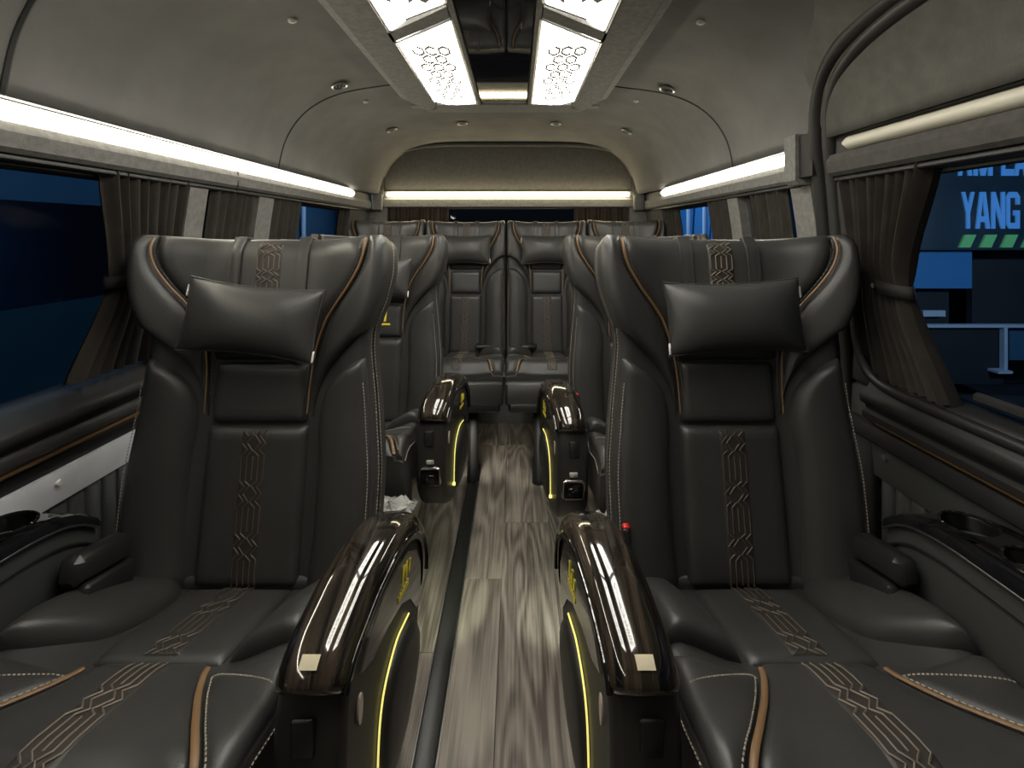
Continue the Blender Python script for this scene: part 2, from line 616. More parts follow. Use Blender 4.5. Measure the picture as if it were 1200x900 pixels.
ZLOW = [0, .3, .6, .72, .815]
wl = wall_sheet(ZLOW, Y0, Y1, -1).build('wall_left', PLASTIC_M, None, False)
tag(wl, 'dark lower side wall of the van on the left', None, None, 'structure')
wr = wall_sheet(ZLOW, Y0, Y1, 1).build('wall_right', PLASTIC_M, None, False)
tag(wr, 'dark lower side wall of the van on the right', None, None, 'structure')
ZUP = [1.29, 1.34, 1.405, 1.46]
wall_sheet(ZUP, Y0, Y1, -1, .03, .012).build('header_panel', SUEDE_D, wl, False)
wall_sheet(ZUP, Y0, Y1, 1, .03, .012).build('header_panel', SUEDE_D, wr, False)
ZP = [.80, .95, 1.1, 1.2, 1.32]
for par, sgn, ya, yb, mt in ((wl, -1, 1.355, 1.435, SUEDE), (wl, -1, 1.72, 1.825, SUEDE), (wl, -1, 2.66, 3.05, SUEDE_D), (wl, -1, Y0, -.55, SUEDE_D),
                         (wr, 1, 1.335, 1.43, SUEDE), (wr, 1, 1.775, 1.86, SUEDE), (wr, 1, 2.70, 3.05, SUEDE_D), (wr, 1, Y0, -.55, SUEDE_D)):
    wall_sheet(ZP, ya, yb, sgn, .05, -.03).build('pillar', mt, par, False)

# window panes
def window(idx, sgn, ya, yb, label):
    zs = [.80, .95, 1.1, 1.2, 1.32]
    w = wall_sheet(zs, ya, yb, sgn, .004, .022).build('window_%d' % idx, GLASS, None, False)
    tag(w, label, None, None, 'structure')
    f = MB()
    zf = [.815, 1.05, 1.305]
    for y in (ya + .012, yb - .012):
        f.tube([(sgn * (wall_x(z) + .008), y, z) for z in np.linspace(.81, 1.31, 8)], .012, 6)
    for z in (.82, 1.30):
        f.tube([(sgn * (wall_x(z) + .008), y, z) for y in (ya + .012, yb - .012)], .012, 6)
    f.build('window_frame', RUBBER, w)
    return w
window(1, -1, -.55, 1.355, 'tinted side window beside the left front seat')
window(2, -1, 1.435, 1.72, 'narrow tinted window between the two left pillars')
window(3, -1, 1.825, 2.66, 'tinted rear side window on the left')
window(4, 1, 1.43, 1.775, 'narrow tinted window between the two right pillars')
window(5, 1, 1.86, 2.70, 'tinted rear side window on the right')

# rear wall: arch panel, lower wall, rear window
mb = MB()
arch = []
for s in np.linspace(-1, 1, 41):
    p = ceil_pt(s, 3.05)
    arch.append((p.x * 1.0, p.z))
poly = [(-.80, 1.325)] + [(x, z) for x, z in arch] + [(.80, 1.325)]
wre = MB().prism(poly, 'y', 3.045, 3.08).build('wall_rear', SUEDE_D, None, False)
tag(wre, 'arched grey suede rear wall above the back row', None, None, 'structure')
MB().box((0, 3.065, .45), (1.9, .04, .9)).build('lower_panel', PLASTIC_M, wre)
for s in (-1, 1):
    MB().box((s * .80, 3.05, 1.11), (.13, .06, .44), .01).build('rear_pillar', SUEDE, wre)
for s in (-1, 1):
    MB().box((s * .845, 3.03, 1.37), (.15, .05, .14), .006).build('corner_fill', SUEDE_D, wre, False)
# recessed arch frame around the panel
ar = []
for t in np.linspace(0, pi, 41):
    c, s_ = math.cos(t), math.sin(t)
    ar.append((.775 * math.copysign(abs(c) ** .42, c), 3.03, 1.43 + .285 * abs(s_) ** .55))
ar = [(.775, 3.03, 1.33)] + ar + [(-.775, 3.03, 1.33)]
MB().tube(ar, .020, 8).build('arch_seal', RUBBER, wre)
# the lining that folds in around the arch
ins = MB(); r1 = []; r2 = []
for i, t in enumerate(np.linspace(0, pi, 41)):
    c, s_ = math.cos(t), math.sin(t)
    r1.append((.785 * math.copysign(abs(c) ** .42, c), 3.03, 1.43 + .295 * abs(s_) ** .55))
    k = 1 - 2 * i / 40
    r2.append(ceil_pt(max(-1, min(1, k)), 2.94, -.001))
ins.grid([r2, r1]); ins.build('arch_lining', SUEDE_C, wre)
w6 = MB().box((0, 3.06, 1.11), (1.48, .004, .44)).build('window_6', GLASS, None, False)
tag(w6, 'tinted rear window behind the back row', None, None, 'structure')
MB().box((0, 3.05, 1.322), (1.52, .03, .018), .004).build('window_frame', RUBBER, w6)
MB().box((0, 3.05, .90), (1.52, .03, .02), .004).build('window_frame', RUBBER, w6)

# front bulkhead behind the camera
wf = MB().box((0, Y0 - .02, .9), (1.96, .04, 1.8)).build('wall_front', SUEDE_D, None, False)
tag(wf, 'dark bulkhead behind the viewpoint', None, None, 'structure')


# light coves: valance + lit strip
def valance(name, sgn, ya, yb, yl0, yl1, label, llabel, lit=True, vm=SUEDE, off=0.0, parent=None):
    prof = [(.842, 1.405), (.833, 1.400), (.836, 1.366), (.824, 1.362), (.819, 1.345), (.822, 1.318), (.832, 1.310), (.89, 1.308), (.89, 1.405)]
    mbv = MB().prism([(sgn * (x - off), z) for x, z in prof], 'y', ya, yb)
    v = mbv.build(name, vm, parent, False)
    if parent is None:
        tag(v, label, None, None, 'structure')
    MB().box((sgn * (.838 - off), (ya + yb) / 2, 1.4055), (.026, yb - ya, .006), .002).build('cove_lip', PLASTIC_M, v if parent is None else parent)
    MB().box((sgn * (.862 - off), (ya + yb) / 2, 1.303), (.05, yb - ya, .012), .003).build('shade_strip', RUBBER, v if parent is None else parent)  # black strip standing in for the shade under the valance
    # light strip: half-round diffuser
    a = []
    for y in (yl0, yl0 + .006, yl1 - .006, yl1):
        k = .55 if y in (yl0, yl1) else 1
        a.append([(sgn * (.838 - off - .020 * math.sin(t)), y, 1.383 + .0165 * k * math.cos(t)) for t in np.linspace(0, pi, 9)])
    g = MB().grid(a)
    g.add([p for p in a[0]], [tuple(range(9))]); g.add([p for p in a[-1]], [tuple(range(9))])
    if parent is None:
        L = g.build('cove_light', LED_COVE if lit else DIFF_OFF)
        tag(L, llabel, 'light')
    else:
        g.build('unlit_light_strip', DIFF_OFF, parent)
    return v
valance('trim_1', -1, Y0, 3.0, Y0 + .1, 2.66, 'grey suede valance below the left roof lining', 'long lit cove light strip along the left wall')
valance('trim_2', 1, 1.375, 3.0, 1.40, 2.63, 'grey suede valance below the right roof lining', 'short lit cove light strip along the right wall behind the door')
vr = [o for o in COL.objects if o.name == 'trim_2'][0]
MB().prism([(.800, 1.435), (.80, 1.312), (.812, 1.300), (.885, 1.300), (.885, 1.44)], 'y', 1.33, 1.385).build('valance_end_cap', SUEDE, vr, False)
MB().prism([(.81, 1.43), (.81, 1.318), (.885, 1.31), (.885, 1.44)], 'y', 1.27, 1.332).build('valance_end_cap', RUBBER, vr, False)
vl = [o for o in COL.objects if o.name == 'trim_1'][0]
MB().box((-.822, 1.55, 1.338), (.004, .004, .05)).build('valance_joint', RUBBER, vl)
# rear light bar
rb = MB().prism([(3.05, 1.43), (3.03, 1.425), (3.035, 1.385), (3.015, 1.375), (3.01, 1.33), (3.05, 1.322)], 'x', -.77, .77).build('trim_3', SUEDE, None, False)
tag(rb, 'grey suede ledge under the rear light bar', None, None, 'structure')
a = []
for x in np.linspace(-.735, .735, 5):
    a.append([(x, 3.012 - .012 * math.sin(t), 1.405 + .012 * math.cos(t)) for t in np.linspace(0, 2 * pi, 13)])
g = MB().grid(a); g.add(a[0], [tuple(range(12))]); g.add(a[-1], [tuple(range(12))])
for x in (-.72, 0, .72): rb_clip = MB().box((x, 3.032, 1.405), (.02, .03, .01)).build('light_clip', PLASTIC_M, rb)
tag(g.build('rear_light_bar', LED_REAR), 'lit horizontal light bar across the rear arch wall', 'light')
for s in (-1, 1):
    MB().box((s * .79, 2.985, 1.355), (.065, .03, .10), .008).build('valance_end', SUEDE, rb)

# side wall trim: sill ledge, bronze line, band, fluted panel
def side_trim(idx, sgn, ya, yb, label, band_m, flutes):
    P = lambda pts: [(sgn * x, z) for x, z in pts]
    ledge = MB().prism(P([(.96, .835), (.925, .832), (.915, .822), (.905, .815), (.897, .806), (.885, .800), (.878, .787), (.882, .773), (.892, .766), (.896, .758),
                          (.886, .750), (.884, .735), (.90, .722), (.96, .72)]), 'y', ya, yb).build('trim_%d' % idx, SILLM, None, True)
    tag(ledge, label, None, None, 'structure')
    MB().tube([(sgn * .902, y, .717) for y in (ya, yb)], .0055, 8).build('bronze_line', BRONZE, ledge)
    MB().prism(P([(.915, .712), (.912, .70), (.918, .672), (.96, .67), (.96, .712)]), 'y', ya, yb).build('dark_recess', RUBBER, ledge, False)
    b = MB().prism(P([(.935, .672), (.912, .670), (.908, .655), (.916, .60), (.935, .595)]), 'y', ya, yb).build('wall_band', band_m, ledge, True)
    bt = MB(); 
    for y in flutes[2]:
        bt.disc((sgn * .908, y, .648), (1, 0, 0), .007, .012, 14)
    bt.build('snap_button', TAGW, ledge)
    # fluted panel: each flute a soft vertical roll
    ya2, yb2, _ = flutes
    y = ya2
    fo = None
    while y < yb2:
        rows_ = []
        for z in (.595, .585, .45, .35):
            inb = .0 if z > .59 else .012
            rows_.append([(sgn * (.935 - inb * math.sin(t) - .004), y + .022 - .021 * math.cos(t), z) for t in np.linspace(0, pi, 9)])
        if fo is None:
            fo = MB().grid([[(p[0], p[1] - y, p[2]) for p in r] for r in rows_]).build('flute', GREYLEA, ledge, loc=(0, y, 0))
        else:
            o = bpy.data.objects.new('flute', fo.data); link(o, ledge); o.location = (0, y, 0)
        y += .044
    return ledge
side_trim(4, -1, Y0, 3.0, 'dark ridged window sill with bronze line along the left wall', BAND_LIT, (.55, 1.3, [1.035]))
side_trim(5, 1, 1.36, 3.0, 'dark ridged window sill behind the right door pillar', GREYLEA, (1.9, 1.95, []))


# sliding door on the right
def build_door():
    sg = 1
    dr = MB()
    # upper panel follows the roof curve, with rounded rear top corner
    rows_ = []
    sA, sB = .665, .995
    for s in np.linspace(sA, sB, 14):
        yend = 1.235 - .20 * (1 - ss(s, sA, sA + .19)) ** 1.5 - .02 * (1 - s)
        rows_.append([ceil_pt(s, y, .012) for y in (Y0 + .05, -.4, .2, .7, .95, yend)])
    dr.grid(rows_)
    door = dr.build('door_1', SUEDE, None)
    door.data.materials[0] = SUEDE_DOOR
    tag(door, 'sliding side door on the right with rubber seal and curtained window', None, None, 'structure')
    m_ = door.modifiers.new('thick', 'SOLIDIFY'); m_.thickness = .008; m_.offset = 1
    # rubber seals
    path = [(.752, -.9, 1.617), (.752, .3, 1.617), (.754, .80, 1.613), (.757, .93, 1.607), (.766, 1.05, 1.592), (.782, 1.14, 1.565), (.800, 1.205, 1.525), (.814, 1.245, 1.47),
            (.826, 1.268, 1.40), (.846, 1.285, 1.30), (.868, 1.30, 1.15), (.892, 1.315, .98), (.912, 1.325, .82), (.92, 1.33, .6), (.92, 1.33, .1)]
    fx = crv([(i, p[0]) for i, p in enumerate(path)]); fy = crv([(i, p[1]) for i, p in enumerate(path)]); fz = crv([(i, p[2]) for i, p in enumerate(path)])
    ts = np.linspace(0, len(path) - 1, 80)
    MB().tube([(fx(t) - .004, fy(t), fz(t)) for t in ts], .021, 10).build('door_seal', RUBBER, door)
    MB().tube([(fx(t) + .004, fy(t) - .035, fz(t) - .0 - .022 * (1 - ss(t, 4, 8))) for t in ts], .017, 10).build('inner_seal', PLASTIC_M, door)
    # valance with unlit light
    valance('door_valance', 1, Y0 + .05, 1.235, Y0 + .1, 1.175, '', '', lit=False, vm=SUEDE_D, off=-.004, parent=door)
    # window frame moulding with rounded lower corner
    fr = [(.872, 1.235, 1.30), (.88, 1.235, 1.22), (.897, 1.235, 1.05), (.908, 1.232, .93), (.912, 1.222, .875), (.914, 1.195, .835), (.914, 1.15, .815), (.914, 1.05, .808), (.914, -.9, .806)]
    gx = crv([(i, p[0]) for i, p in enumerate(fr)]); gy = crv([(i, p[1]) for i, p in enumerate(fr)]); gz = crv([(i, p[2]) for i, p in enumerate(fr)])
    MB().tube([(gx(t) - .012, gy(t), gz(t)) for t in np.linspace(0, 8, 60)], .012, 10).build('window_moulding', SILLM, door)
    # door body below the window
    P = lambda pts: pts
    MB().prism([(.97, .83), (.92, .826), (.91, .815), (.902, .800), (.888, .792), (.880, .778), (.884, .764), (.895, .757), (.898, .748), (.888, .741), (.888, .728), (.90, .719), (.97, .70)], 'y', Y0 + .05, 1.20).build('door_sill', SILLM, door)
    MB().tube([(.898, y, .722 - .0 * y) for y in (Y0 + .05, 1.165)], .0052, 8).build('bronze_line', BRONZE, door)
    MB().box((.915, (Y0 + 1.27) / 2, .69), (.035, 1.27 - Y0, .045), .006).build('dark_recess', RUBBER, door)
    MB().box((.93, 1.25, .95), (.03, .10, .32), .008).build('door_edge', PLASTIC_M, door)
    MB().box((.93, 1.25, .40), (.03, .10, .78), .008).build('door_edge', RUBBER, door)
    MB().prism([(.935, .672), (.915, .670), (.912, .655), (.918, .585), (.935, .58)], 'y', Y0 + .05, 1.20).build('door_band', GREYLEA, door)
    MB().disc((.912, 1.155, .645), (1, 0, 0), .007, .012, 14).build('snap_button', STEEL, door)
    fo = None
    y = .66
    while y < 1.18:
        rows_ = []
        for z in (.590, .578, .45, .30):
            inb = .002 if z > .585 else .014
            rows_.append([((.932 - inb * math.sin(t)), .022 - .021 * math.cos(t), z) for t in np.linspace(0, pi, 9)])
        if fo is None:
            fo = MB().grid(rows_).build('flute', GREYLEA, door, loc=(0, y, 0))
        else:
            o = bpy.data.objects.new('flute', fo.data); link(o, door); o.location = (0, y, 0)
        y += .044
    # sash rail of the slider window and the panes
    MB().tube([(.935, .95, .855), (.935, -.9, .855)], .010, 6).build('window_sash', PLASTIC_M, door)
    zs = [.80, .95, 1.1, 1.2, 1.32]
    wall_sheet(zs, Y0 + .05, 1.25, 1, .004, .030).build('pane', GLASS, door, False)
    return door
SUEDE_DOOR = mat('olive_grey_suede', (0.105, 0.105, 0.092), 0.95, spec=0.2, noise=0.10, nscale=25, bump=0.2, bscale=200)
build_door()

# ------------------------------------------------------------------ ceiling console
ZC = 1.715
con = empty('ceiling_console', (0, 1.2, ZC))
tag(con, 'suede ceiling console with four white light panels and black mirror strip', 'ceiling console')
def cprism(poly, z0, z1, name, m, smooth=False, parent=con):
    return MB().prism([(x, y - 1.2) for x, y in poly], 'z', z0 - ZC, z1 - ZC).build(name, m, parent, smooth)
F = MB()
W0, W1 = .425, .36
ye = 2.225
# body with chamfered rim
bt_ = [(-W0, -.6), (-W0, 2.05), (-W1 + .03, ye), (W1 - .03, ye), (W0, 2.05), (W0, -.6)]
def inset(poly, d):
    cx = 0; out = []
    for x, y in poly:
        out.append((x - math.copysign(d, x), y - d if y > 1 else y))
    return out
lo = inset(bt_, .028)
n = len(bt_)
vs = [(x, y - 1.2, .045) for x, y in bt_] + [(x, y - 1.2, .012) for x, y in bt_] + [(x, y - 1.2, 0) for x, y in lo]
fs = []
for L_ in (0, n):
    for i in range(n - 1):
        fs.append((L_ + i, L_ + i + 1, L_ + n + i + 1, L_ + n + i))
fs.append(tuple(range(2 * n, 3 * n)))
F.add(vs, fs)
F.build('console_body', SUEDE, con, False)
# raised ribs (the grey frame bars) between lights and mirror
def bar(name, poly, h=.012, m=SUEDE):
    return cprism(poly, ZC - h, ZC + .002, name, m)
for s in (-1, 1):
    bar('frame_bar', [(s * .098, -.6), (s * .125, -.6), (s * .110, 2.06), (s * .098, 2.06)])
    bar('frame_bar', [(s * .29, -.6), (s * .385, -.6), (s * .385, 2.0), (s * .33, 2.19), (s * .285, 2.10)])
    bar('frame_bar', [(s * .112, 1.165), (s * .295, 1.325), (s * .295, 1.385), (s * .112, 1.225)])
    bar('frame_bar', [(s * .112, 1.165 - 1.05), (s * .295, 1.325 - 1.05), (s * .295, 1.385 - 1.05), (s * .112, 1.225 - 1.05)])
bar('frame_bar', [(-.33, 2.19), (-.28, 2.06), (.28, 2.06), (.33, 2.19)])
# light panels: lens slightly proud, inside a bright rim
for s in (-1, 1):
    for (ya_o, ya_i, yb_i, yb_o) in ((1.395, 1.235, 2.045, 2.055), (.345, .185, 1.155, 1.315)):
        poly = [(s * .112, ya_i), (s * .112, yb_i - .015), (s * .118, yb_i), (s * .225, yb_i + (.025 if yb_o > 2 else .08)), (s * .287, yb_o - (.05 if yb_o > 2 else 0)), (s * .287, ya_o)]
        cxm = s * .20; cym = (ya_i + yb_o) / 2
        P_ = MB().prism([(x - cxm, y - cym) for x, y in poly], 'z', -.010, 0.002)
        lp = P_.build('light_panel', PANEL, con, False)
        lp.location = (cxm, cym - 1.2, 0)
        hx = MB(); rh = .021; yv = ya_o + .06 if yb_o > 2 else ya_o + .05
        row = 0
        while yv < (yb_i - .05 if yb_o > 2 else yb_i - .02):
            for k in (-.5, .5) if row % 2 else (-1, 0, 1):
                cx_, cy2 = k * rh * 1.82, yv - cym
                o_ = [(cx_ + rh * math.sin(q * pi / 3), cy2 + 2.1 * rh * math.cos(q * pi / 3)) for q in range(6)]
                i_ = [(cx_ + rh * .62 * math.sin(q * pi / 3), cy2 + 2.1 * rh * .52 * math.cos(q * pi / 3)) for q in range(6)]
                vs6 = [(x, y, -.0106) for x, y in o_] + [(x, y, -.0106) for x, y in i_]
                hx.add(vs6, [(q, (q + 1) % 6, 6 + (q + 1) % 6, 6 + q) for q in range(6) if (q + row + int(k * 2)) % 7 != 1])
            yv += rh * 3.4; row += 1
        hx.build('honeycomb_print', PRINT, lp, False)
        rim = MB()
        pp = [(x, y - 1.2, -.010) for x, y in poly]
        rim.tube(pp + [pp[0]], .0045, 6)
        rim.build('panel_rim', STEEL, con)
# mirror strip
MB().prism([(-.092, -.6 - 1.2), (-.092, 2.02 - 1.2), (-.08, 2.05 - 1.2), (.08, 2.05 - 1.2), (.092, 2.02 - 1.2), (.092, -.6 - 1.2)], 'z', -.008, 0.001).build('mirror_panel',
    mat('black_mirror', (0.01, 0.01, 0.011), 0.03, spec=0.8, coat=1.0), con, False)

# ceiling vents / spot fittings and screws
def ceil_normal(s, y):
    p = ceil_pt(s, y); q = ceil_pt(s, y, .01)
    return (q - p).normalized()
def find_s(x):
    lo_, hi = 0.0, 1.0
    for _ in range(40):
        m_ = (lo_ + hi) / 2
        if ceil_pt(m_, 2.0).x < abs(x): lo_ = m_
        else: hi = m_
    return math.copysign(lo_, x)
def fitting(x, y, r, label):
    s = find_s(x)
    p = ceil_pt(s, y, .006); nrm = ceil_normal(s, y)
    t = empty('ceiling_vent', p)
    rq = Vector((0, 0, -1)).rotation_difference(nrm)
    t.rotation_mode = 'QUATERNION'; t.rotation_quaternion = rq
    tag(t, label, 'vent')
    ring = MB(); rr = []
    for k in range(25):
        a = 2 * pi * k / 24
        rr.append((math.cos(a) * r, math.sin(a) * r, -.003))
    ring.tube(rr, r * .16, 6); ring.build('vent_ring', STEEL, t)
    MB().disc((0, 0, -.001), (0, 0, 1), r * .95, .003, 24).build('vent_face', PORT_DARK, t, False)
    for k in (-1, 0, 1):
        MB().box((k * r * .5, 0, -.0028), (r * .16, r * 1.5, .0012), 0, Matrix.Rotation(.5, 3, 'Z')).build('vent_slat', PLASTIC_M, t, False)
for x, y, r, lb in ((-.595, 1.80, .026, 'round chrome ringed vent left of the ceiling console'), (.61, 1.83, .026, 'round chrome ringed vent right of the ceiling console'),
                (-.60, 2.56, .026, 'small round vent behind the console, outermost on the left'), (-.235, 2.6, .025, 'small round vent behind the console, left of centre'),
                (.26, 2.6, .025, 'small round vent behind the console, right of centre'), (.625, 2.55, .026, 'small round vent behind the console, outermost on the right')):
    fitting(x, y, r, lb)
for x, y, lb in ((-.535, 1.29, 'small round roof screw cover left of the console lights'), (.535, 1.30, 'small round roof screw cover right of the console lights'),
             (-.575, 2.05, 'tiny roof screw cover behind the left ceiling seam'), (.55, 2.06, 'tiny roof screw cover behind the right ceiling seam')):
    s = find_s(x); p = ceil_pt(s, y, .004); nrm = ceil_normal(s, y)
    c = MB()
    c.disc((0, 0, 0), (0, 0, 1), .011, .006, 16); c.disc((0, 0, -.004), (0, 0, 1), .006, .004, 12)
    o = c.build('screw_cover', PLATE, None, True, p)
    o.rotation_mode = 'QUATERNION'; o.rotation_quaternion = Vector((0, 0, -1)).rotation_difference(nrm)
    tag(o, lb, 'screw cover')
# two flat lugs behind the console
for s in (-1, 1):
    MB().box((s * .375, 2.245 - 1.2, .03), (.10, .05, .012), .003).build('fixing_lug', SUEDE, con, False)


# ------------------------------------------------------------------ curtains
def curtain(sgn, ya, yb, folds, label, tie=None, bottom=None, m=CURTAIN, ztie=1.06, ztop=1.312, zbot=.845, amp=.011, xin=.022, band=None, group=None):
    """gathered curtain hanging at the side wall between ya and yb; tie=(ya,yb) the gathered span, bottom=(ya,yb)"""
    t = empty('window_curtain', (sgn * (wall_x(zbot) - xin), (ya + yb) / 2, zbot))
    tag(t, label, 'curtain', group)
    ox, oy, oz = t.location
    tie = tie or (ya, yb); bottom = bottom or (ya, yb)
    fa = crv([(zbot, bottom[0]), (ztie, tie[0]), (ztop, ya)]); fb = crv([(zbot, bottom[1]), (ztie, tie[1]), (ztop, yb)])
    ph = random.random() * 6
    ncol = folds * 10 + 1
    zs = np.linspace(zbot, ztop, 22)
    front = []; back = []
    jit = [random.uniform(.7, 1.3) for _ in range(folds * 2 + 4)]
    for z in zs:
        A, B = fa(z), fb(z)
        squeeze = (B - A) / (yb - ya)
        am = amp * (0.75 + .25 * min(1, squeeze)) * (1 - .5 * math.exp(-((z - ztie) / .03) ** 2) if tie != (ya, yb) else 1)
        r1_ = []; r2_ = []
        for j in range(ncol):
            s = j / (ncol - 1)
            q = s * folds
            w = am * jit[int(q * 2)] * math.sin(2 * pi * q + .5 * math.sin(3 * q + ph) + 1.2 * (z - zbot))
            y = A + (B - A) * s
            x = sgn * (wall_x(z) - xin + w)
            r1_.append((x - ox, y - oy, z - oz)); r2_.append((x + sgn * .003 - ox, y - oy, z - oz))
        front.append(r1_); back.append(r2_)
    c = MB().grid(front); c.grid([r[::-1] for r in back])
    c.build('curtain_cloth', m, t)
    if band:
        A, B = band
        loop = []
        bm_ = MB()
        for dz in (-.014, .014):
            loop.append([(sgn * (wall_x(ztie + dz) - xin + math.cos(a) * .021) - ox, (A + B) / 2 - oy + math.sin(a) * (B - A) / 2 * (1.0), ztie + dz - oz + .004 * math.sin(a)) for a in np.linspace(0, 2 * pi, 29)])
        bm_.grid(loop); 
        b = bm_.build('tie_band', BAND, t)
        mm = b.modifiers.new('thick', 'SOLIDIFY'); mm.thickness = .003
        ys = B - .004 if sgn < 0 else B - .010
        MB().disc((sgn * (wall_x(ztie) - xin - .017) - ox, ys - oy, ztie + .004 - oz), (1, 0, 0), .0058, .008, 14).build('snap_button', CHROME, t)
    return t
curtain(-1, 1.075, 1.35, 8, 'charcoal curtain tied back beside the left front seat', tie=(1.135, 1.345), bottom=(1.05, 1.348), band=(1.125, 1.25), amp=.014)
curtain(-1, 1.47, 1.70, 6, 'charcoal curtain between the two grey left pillars')
curtain(-1, 1.845, 2.06, 5, 'charcoal curtain just behind the second left pillar')
curtain(-1, 2.58, 2.92, 7, 'charcoal curtain in the left rear corner', xin=.002)
curtain(1, .955, 1.225, 9, 'charcoal curtain tied back in the sliding door window', tie=(1.06, 1.222), bottom=(.975, 1.215), band=(1.05, 1.15), xin=.014, ztie=1.045, zbot=.825, amp=.017)
curtain(1, 1.475, 1.69, 6, 'charcoal curtain between the two grey right pillars')
curtain(1, 1.86, 2.06, 5, 'charcoal curtain just behind the second right pillar')
curtain(1, 2.52, 2.95, 8, 'charcoal curtain in the right rear corner', xin=.002)
def rear_curtain(xa, xb, label):
    t = empty('window_curtain', ((xa + xb) / 2, 3.02, .92)); tag(t, label, 'curtain')
    fr, bk = [], []
    for z in np.linspace(.92, 1.322, 8):
        n_ = int((xb - xa) / .03) * 8
        fr.append([(xa + (xb - xa) * j / n_ - (xa + xb) / 2, .009 * math.sin(2 * pi * j / 8 + math.sin(j * .37)), z - .92) for j in range(n_ + 1)])
        bk.append([(p[0], p[1] + .003, p[2]) for p in fr[-1]][::-1])
    MB().grid(fr).grid(bk).build('curtain_cloth', CURTAIN_B, t)
rear_curtain(-.73, -.36, 'brown pleated curtain at the left of the rear window')
rear_curtain(.40, .73, 'brown pleated curtain at the right of the rear window')

# ------------------------------------------------------------------ seats
THREAD_D = mat('brown_thread', (0.075, 0.062, 0.05), 0.6)


def stitches(mb, f, t0, t1, n, L=.005, w=.0011):
    """dashes along f(t)"""
    for i in range(n):
        ta = t0 + (t1 - t0) * (i + .18) / n; tb = t0 + (t1 - t0) * (i + .80) / n
        mb.tube([f(ta), f(tb)], w, 4)


def chain_lines(width, length, module, v_off=0.0):
    """the embroidered chain: lines running along v that split round diamonds. returns list of polylines [(u,v)]"""
    out = []
    n = max(2, int(round(length / module)))
    md = length / n
    hw_ = width / 2
    for k in (-2, -1, 0, 1, 2):
        ln = []
        for i in range(n):
            v0 = i * md
            # straight run, then jog round the diamond
            u0 = k * hw_ * .42
            pts = [(u0, 0), (u0, .52)]
            if k == 0:
                out.append([(0, v0 + md * .04), (0, v0 + md * .50)])
                continue
            sg = math.copysign(1, k)
            if abs(k) == 1:
                pts = [(u0, .0), (u0, .50), (sg * hw_ * .05, .60), (sg * hw_ * .50, .76), (sg * hw_ * .05, .92), (u0, 1.0)]
            else:
                pts = [(u0, .0), (u0, .52), (sg * hw_ * .45, .62), (sg * hw_ * .88, .76), (sg * hw_ * .45, .90), (u0, 1.0)]
            ln += [(p[0], v0 + p[1] * md) for p in pts]
        if ln:
            out.append(ln)
    return out


def quilted_strip(parent, mp, surf, vc0, vc1, width, thread, rise=.003, n_mod=.105):
    hw_ = width / 2
    def base(u, v): return surf(u, v) - .001
    o, sf = pad('quilted_strip', lambda v: -hw_, lambda v: hw_, vc0, vc1, base, rise, .006, mp, QUILT, parent, 8, 24, .002)
    mb = MB()
    for ln in chain_lines(width, vc1 - vc0, n_mod):
        # resample
        P = []
        for (a, b) in zip(ln[:-1], ln[1:]):
            for s in np.linspace(0, 1, 4)[:-1]:
                P.append((a[0] + (b[0] - a[0]) * s, a[1] + (b[1] - a[1]) * s))
        P.append(ln[-1])
        mb.tube([mp(u, vc0 + v, sf(u, min(max(vc0 + v, vc0 + .002), vc1 - .002)) + .0012) for u, v in P], .0015, 4, caps=False)
    mb.build('embroidery', thread, o)
    return o


